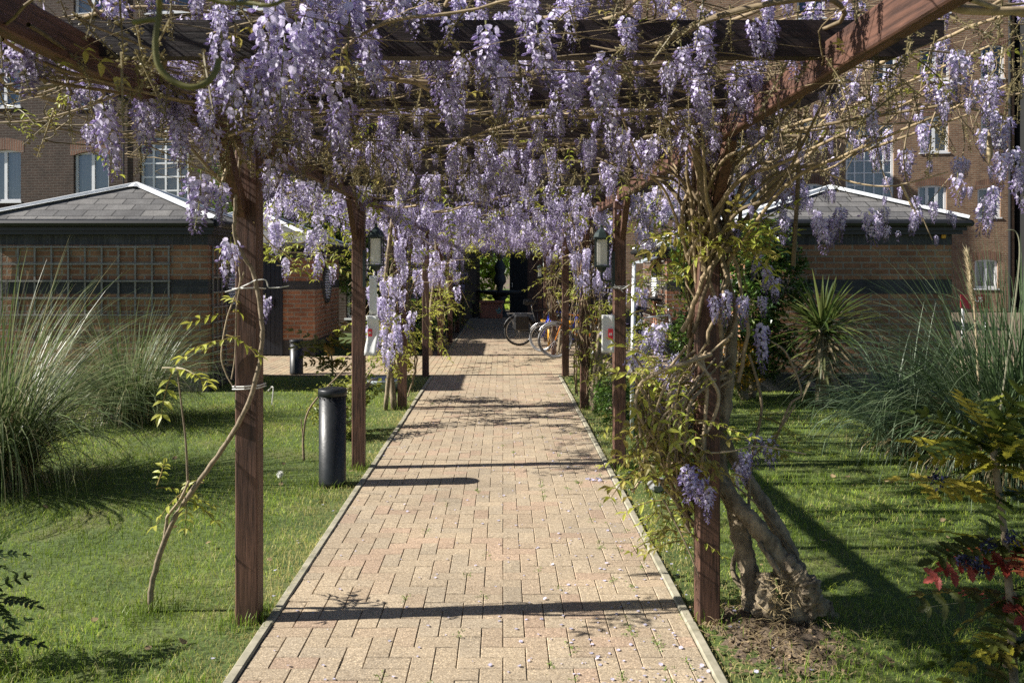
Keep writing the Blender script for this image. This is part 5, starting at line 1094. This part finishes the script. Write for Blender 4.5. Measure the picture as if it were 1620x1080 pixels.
# mahonia
def holly(l, w, c0):
    ys = [0, .12, .22, .33, .44, .55, .66, .77, .88, 1.]; ws = [.15, .75, .55, 1., .62, .95, .55, .7, .3, 0]
    V = [(0, y*l, .0) for y in ys]+[(x*w/2, y*l, .09*w*x*2) for x, y in zip(ws, ys)]+[(-x*w/2, y*l, .09*w*x*2) for x, y in zip(ws, ys)]; n = len(ys)
    f = [(i, n+i, n+i+1, i+1) for i in range(n-1)]+[(i, i+1, 2*n+i+1, 2*n+i) for i in range(n-1)]; return (np.array(V), [np.array(f)], np.tile(np.array(c0), (3*n, 1)))
HOL = holly(.062, .034, (1, 1, 1))
def mahonia_leaf(c, p, d, L_, col, n=6):
    p = np.array(p); d = np.array(d, float); d /= np.linalg.norm(d); pts = []; k = 10; q = p.copy()
    for i in range(k): pts.append(q.copy()); q = q+d*L_/(k-1); d = d+np.array([0, 0, -.035]); d /= np.linalg.norm(d)
    pts = np.array(pts); c.tubes(pts, np.linspace(.003, .0012, k), 5, np.array(col)*.8); up = np.array([0, 0, 1.])+rng.normal(0, .45, 3)
    for i in range(n):
        t = .22+.78*i/(n-1); b = pts[min(int(t*(k-1)), k-1)]; fr = frame(d, up)
        for s in (-1, 1):
            dd = fr[:, 1]*.55+fr[:, 0]*s+fr[:, 2]*R(.0, .2); c.scatter(HOL, b[None], frame(dd, fr[:, 2])[None], [R(.85, 1.15)*(1.1-.35*t)*L_/.26], .15, np.array([col])*R(.8, 1.2))
    c.scatter(HOL, pts[-1][None], frame(d, up)[None], [L_/.3], .1, np.array([col]))
def mahonia(label, base, top, tiers, berries):
    t = thing('mahonia', label, 'mahonia', (base[0], base[1], 0), 'mahonia shrubs at the lawn edges')
    pts = smooth_path([np.array(base), np.array(base)*.45+np.array(top)*.55+np.array([.03, .02, 0]), np.array(top)], 8); build('stem', M().tube(pts, list(np.linspace(.017, .011, len(pts))), 9, 0, .12), 'bark', t, True)
    c = Cloud()
    for (f, n, L0, L1, cols, el) in tiers:
        b = pts[int(f*(len(pts)-1))]
        for i in range(n):
            a = i/n*6.283+R(-.3, .3); e = R(*el); mahonia_leaf(c, b+rng.normal(0, .012, 3), (math.cos(a)*math.cos(e), math.sin(a)*math.cos(e), math.sin(e)), R(L0, L1), random.choice(cols), random.choice((5, 6, 7)))
    c.obj('foliage', 'leaf', t)
    for b in berries:
        c = Cloud(); k = 34; p = np.array(b)+rng.normal(0, .013, (k, 3)); c.scatter(BUD, p, rots(k), rng.uniform(.017, .025, k), .3, np.tile(np.array((.05, .065, .10)), (k, 1)))
        c.obj('berry_cluster', 'dleaf', t)
YGs = [(.34, .31, .035), (.22, .24, .03), (.44, .37, .06), (.07, .10, .018), (.05, .075, .015), (.09, .12, .02)]; OR = [(.2, .12, .03), (.13, .11, .02), (.07, .08, .015), (.05, .06, .012)]; RED = [(.30, .05, .035), (.42, .10, .08), (.30, .09, .04), (.34, .07, .05)]
b = P(1606, 1100, 3.2); b[2] = -.02; tp = P(1570, 705, 3.3)
mahonia('mahonia with yellow green spiny upper leaves and red lower leaves', b, tp, [(1., 17, .24, .38, YGs, (-.15, .9)), (.92, 12, .24, .36, YGs, (-.2, .6)), (.8, 9, .24, .36, YGs, (-.2, .25)), (.62, 7, .24, .36, YGs+OR, (-.2, .15)), (.52, 11, .22, .32, RED, (-.15, .2)), (.43, 11, .22, .34, OR+RED, (-.3, .1)), (.3, 12, .22, .34, OR+YGs, (-.3, .0))],
        [P(1540, 890, 3.1), P(1525, 885, 3.15), P(1555, 895, 3.1), P(1480, 755, 3.2), P(1560, 860, 3.15), P(1600, 850, 3.2)])
b = P(-45, 1060, 3.5); b[2] = -.02
mahonia('dark leaved mahonia just at the border of the lawn by the young wisteria', b, P(-45, 880, 3.5), [(1., 11, .16, .24, [(.035, .06, .02), (.05, .08, .02)], (-.2, .5)), (.6, 11, .16, .24, [(.035, .06, .02), (.05, .07, .02)], (-.3, .3)), (.3, 9, .16, .24, [(.04, .07, .02)], (-.2, .2))], [])
b = P(525, 600, 11.8); b[2] = 0
mahonia('orange tinted mahonia between the lantern post and the hut with louvre', b, P(520, 545, 11.8), [(1., 14, .35, .55, [(.3, .17, .03), (.22, .2, .04), (.16, .16, .03)], (-.2, .7)), (.6, 10, .35, .5, [(.25, .17, .03), (.1, .12, .02)], (-.3, .3))], [])
# bare sapling twig by the near bollard
q = P(481, 728, 7.3); q[2] = 0; t = thing('sapling', 'leafless thin sapling beside the near bollard', 'sapling', q)
m = M(); m.tube(smooth_path([q, P(480, 690, 7.3), P(488, 650, 7.3), P(515, 615, 7.25), P(560, 570, 7.2)], 6), list(np.linspace(.012, .006, 25)), 7); m.tube(smooth_path([P(480, 700, 7.3), P(478, 680, 7.3), P(476, 662, 7.3)], 4), list(np.linspace(.007, .005, 9)), 6); build('stem', m, 'bark2', t, True)
# dandelion
q = P(443, 800, 6.0); q[2] = 0; t = thing('dandelion', 'dandelion clock on a thin stalk in the grass by the first post', 'dandelion', q); z = .2
build('stalk', M().tube([q, (q[0]+.005, q[1], z*.6), (q[0], q[1], z)], .003, 6), 'green_stem', t)
c = Cloud(); k = 240; d = rng.normal(0, 1, (k, 3)); d /= np.linalg.norm(d, axis=1)[:, None]; c.scatter(strip_tpl(1., .14, (.8, .8, .76)), np.tile(np.array([q[0], q[1], z]), (k, 1)), np.stack([frame(e) for e in d]), np.full(k, .03), .1); c.obj('seed_head', 'dry', t)
# pale stone and grey bowl
def stone(label, p, r):
    m = M(); n = 12; vs = []; fs = []
    for i in range(7):
        ph = i/6*math.pi
        for j in range(n): a = j/n*6.283; s = 1+R(-.14, .14); vs.append((p[0]+r*s*math.sin(ph)*math.cos(a)*1.1, p[1]+r*s*math.sin(ph)*math.sin(a), r*.75-r*.85*math.cos(ph)*s))
    for i in range(6):
        for j in range(n): fs.append((i*n+j, i*n+(j+1) % n, (i+1)*n+(j+1) % n, (i+1)*n+j))
    tag(build('stone', m.add(vs, fs), 'palestone', smooth=False), label, 'stone')
stone('pale grey stone in the dry grass under the tangled stems', P(1040, 765, 6.3), .065)
q = P(612, 613, 11.6); t = build('planter_bowl', M().lathe((q[0]-.02, q[1], 0), [(.18, 0), (.26, .1), (.3, .15), (.28, .15), (.2, .1)], 24), 'paleblue', smooth=True); tag(t, 'blue grey bowl planter on the lawn behind the drooping flowers', 'planter')
# red board behind the pampas
t = thing('sign_board', 'red sign board with white lettering behind the pampas grass', 'sign', P(1545, 490, 20)); a, b = P(1520, 466, 20), P(1567, 488, 20)
build('board', M().box(a[0], b[0], 20, 20.03, b[2], a[2]), 'darkred', t)
for x in (a[0]+.08, b[0]-.08): build('leg', M().box(x-.025, x+.025, 20.031, 20.07, 0, a[2]-.05), 'white', t)
cu = bpy.data.curves.new('lettering', 'FONT'); cu.body = 'US'; cu.size = .16; cu.extrude = .003; o = bpy.data.objects.new('temporary', cu); COL.objects.link(o)
bpy.context.view_layer.update(); me = bpy.data.meshes.new_from_object(o.evaluated_get(bpy.context.evaluated_depsgraph_get())); bpy.data.objects.remove(o); me.materials.clear(); me.materials.append(MAT['white'])
o = link('lettering', me, t); o.rotation_euler = (math.pi/2, 0, 0); o.location = (Vector((a[0]+.34, 19.99, a[2]-.17))-t.location)
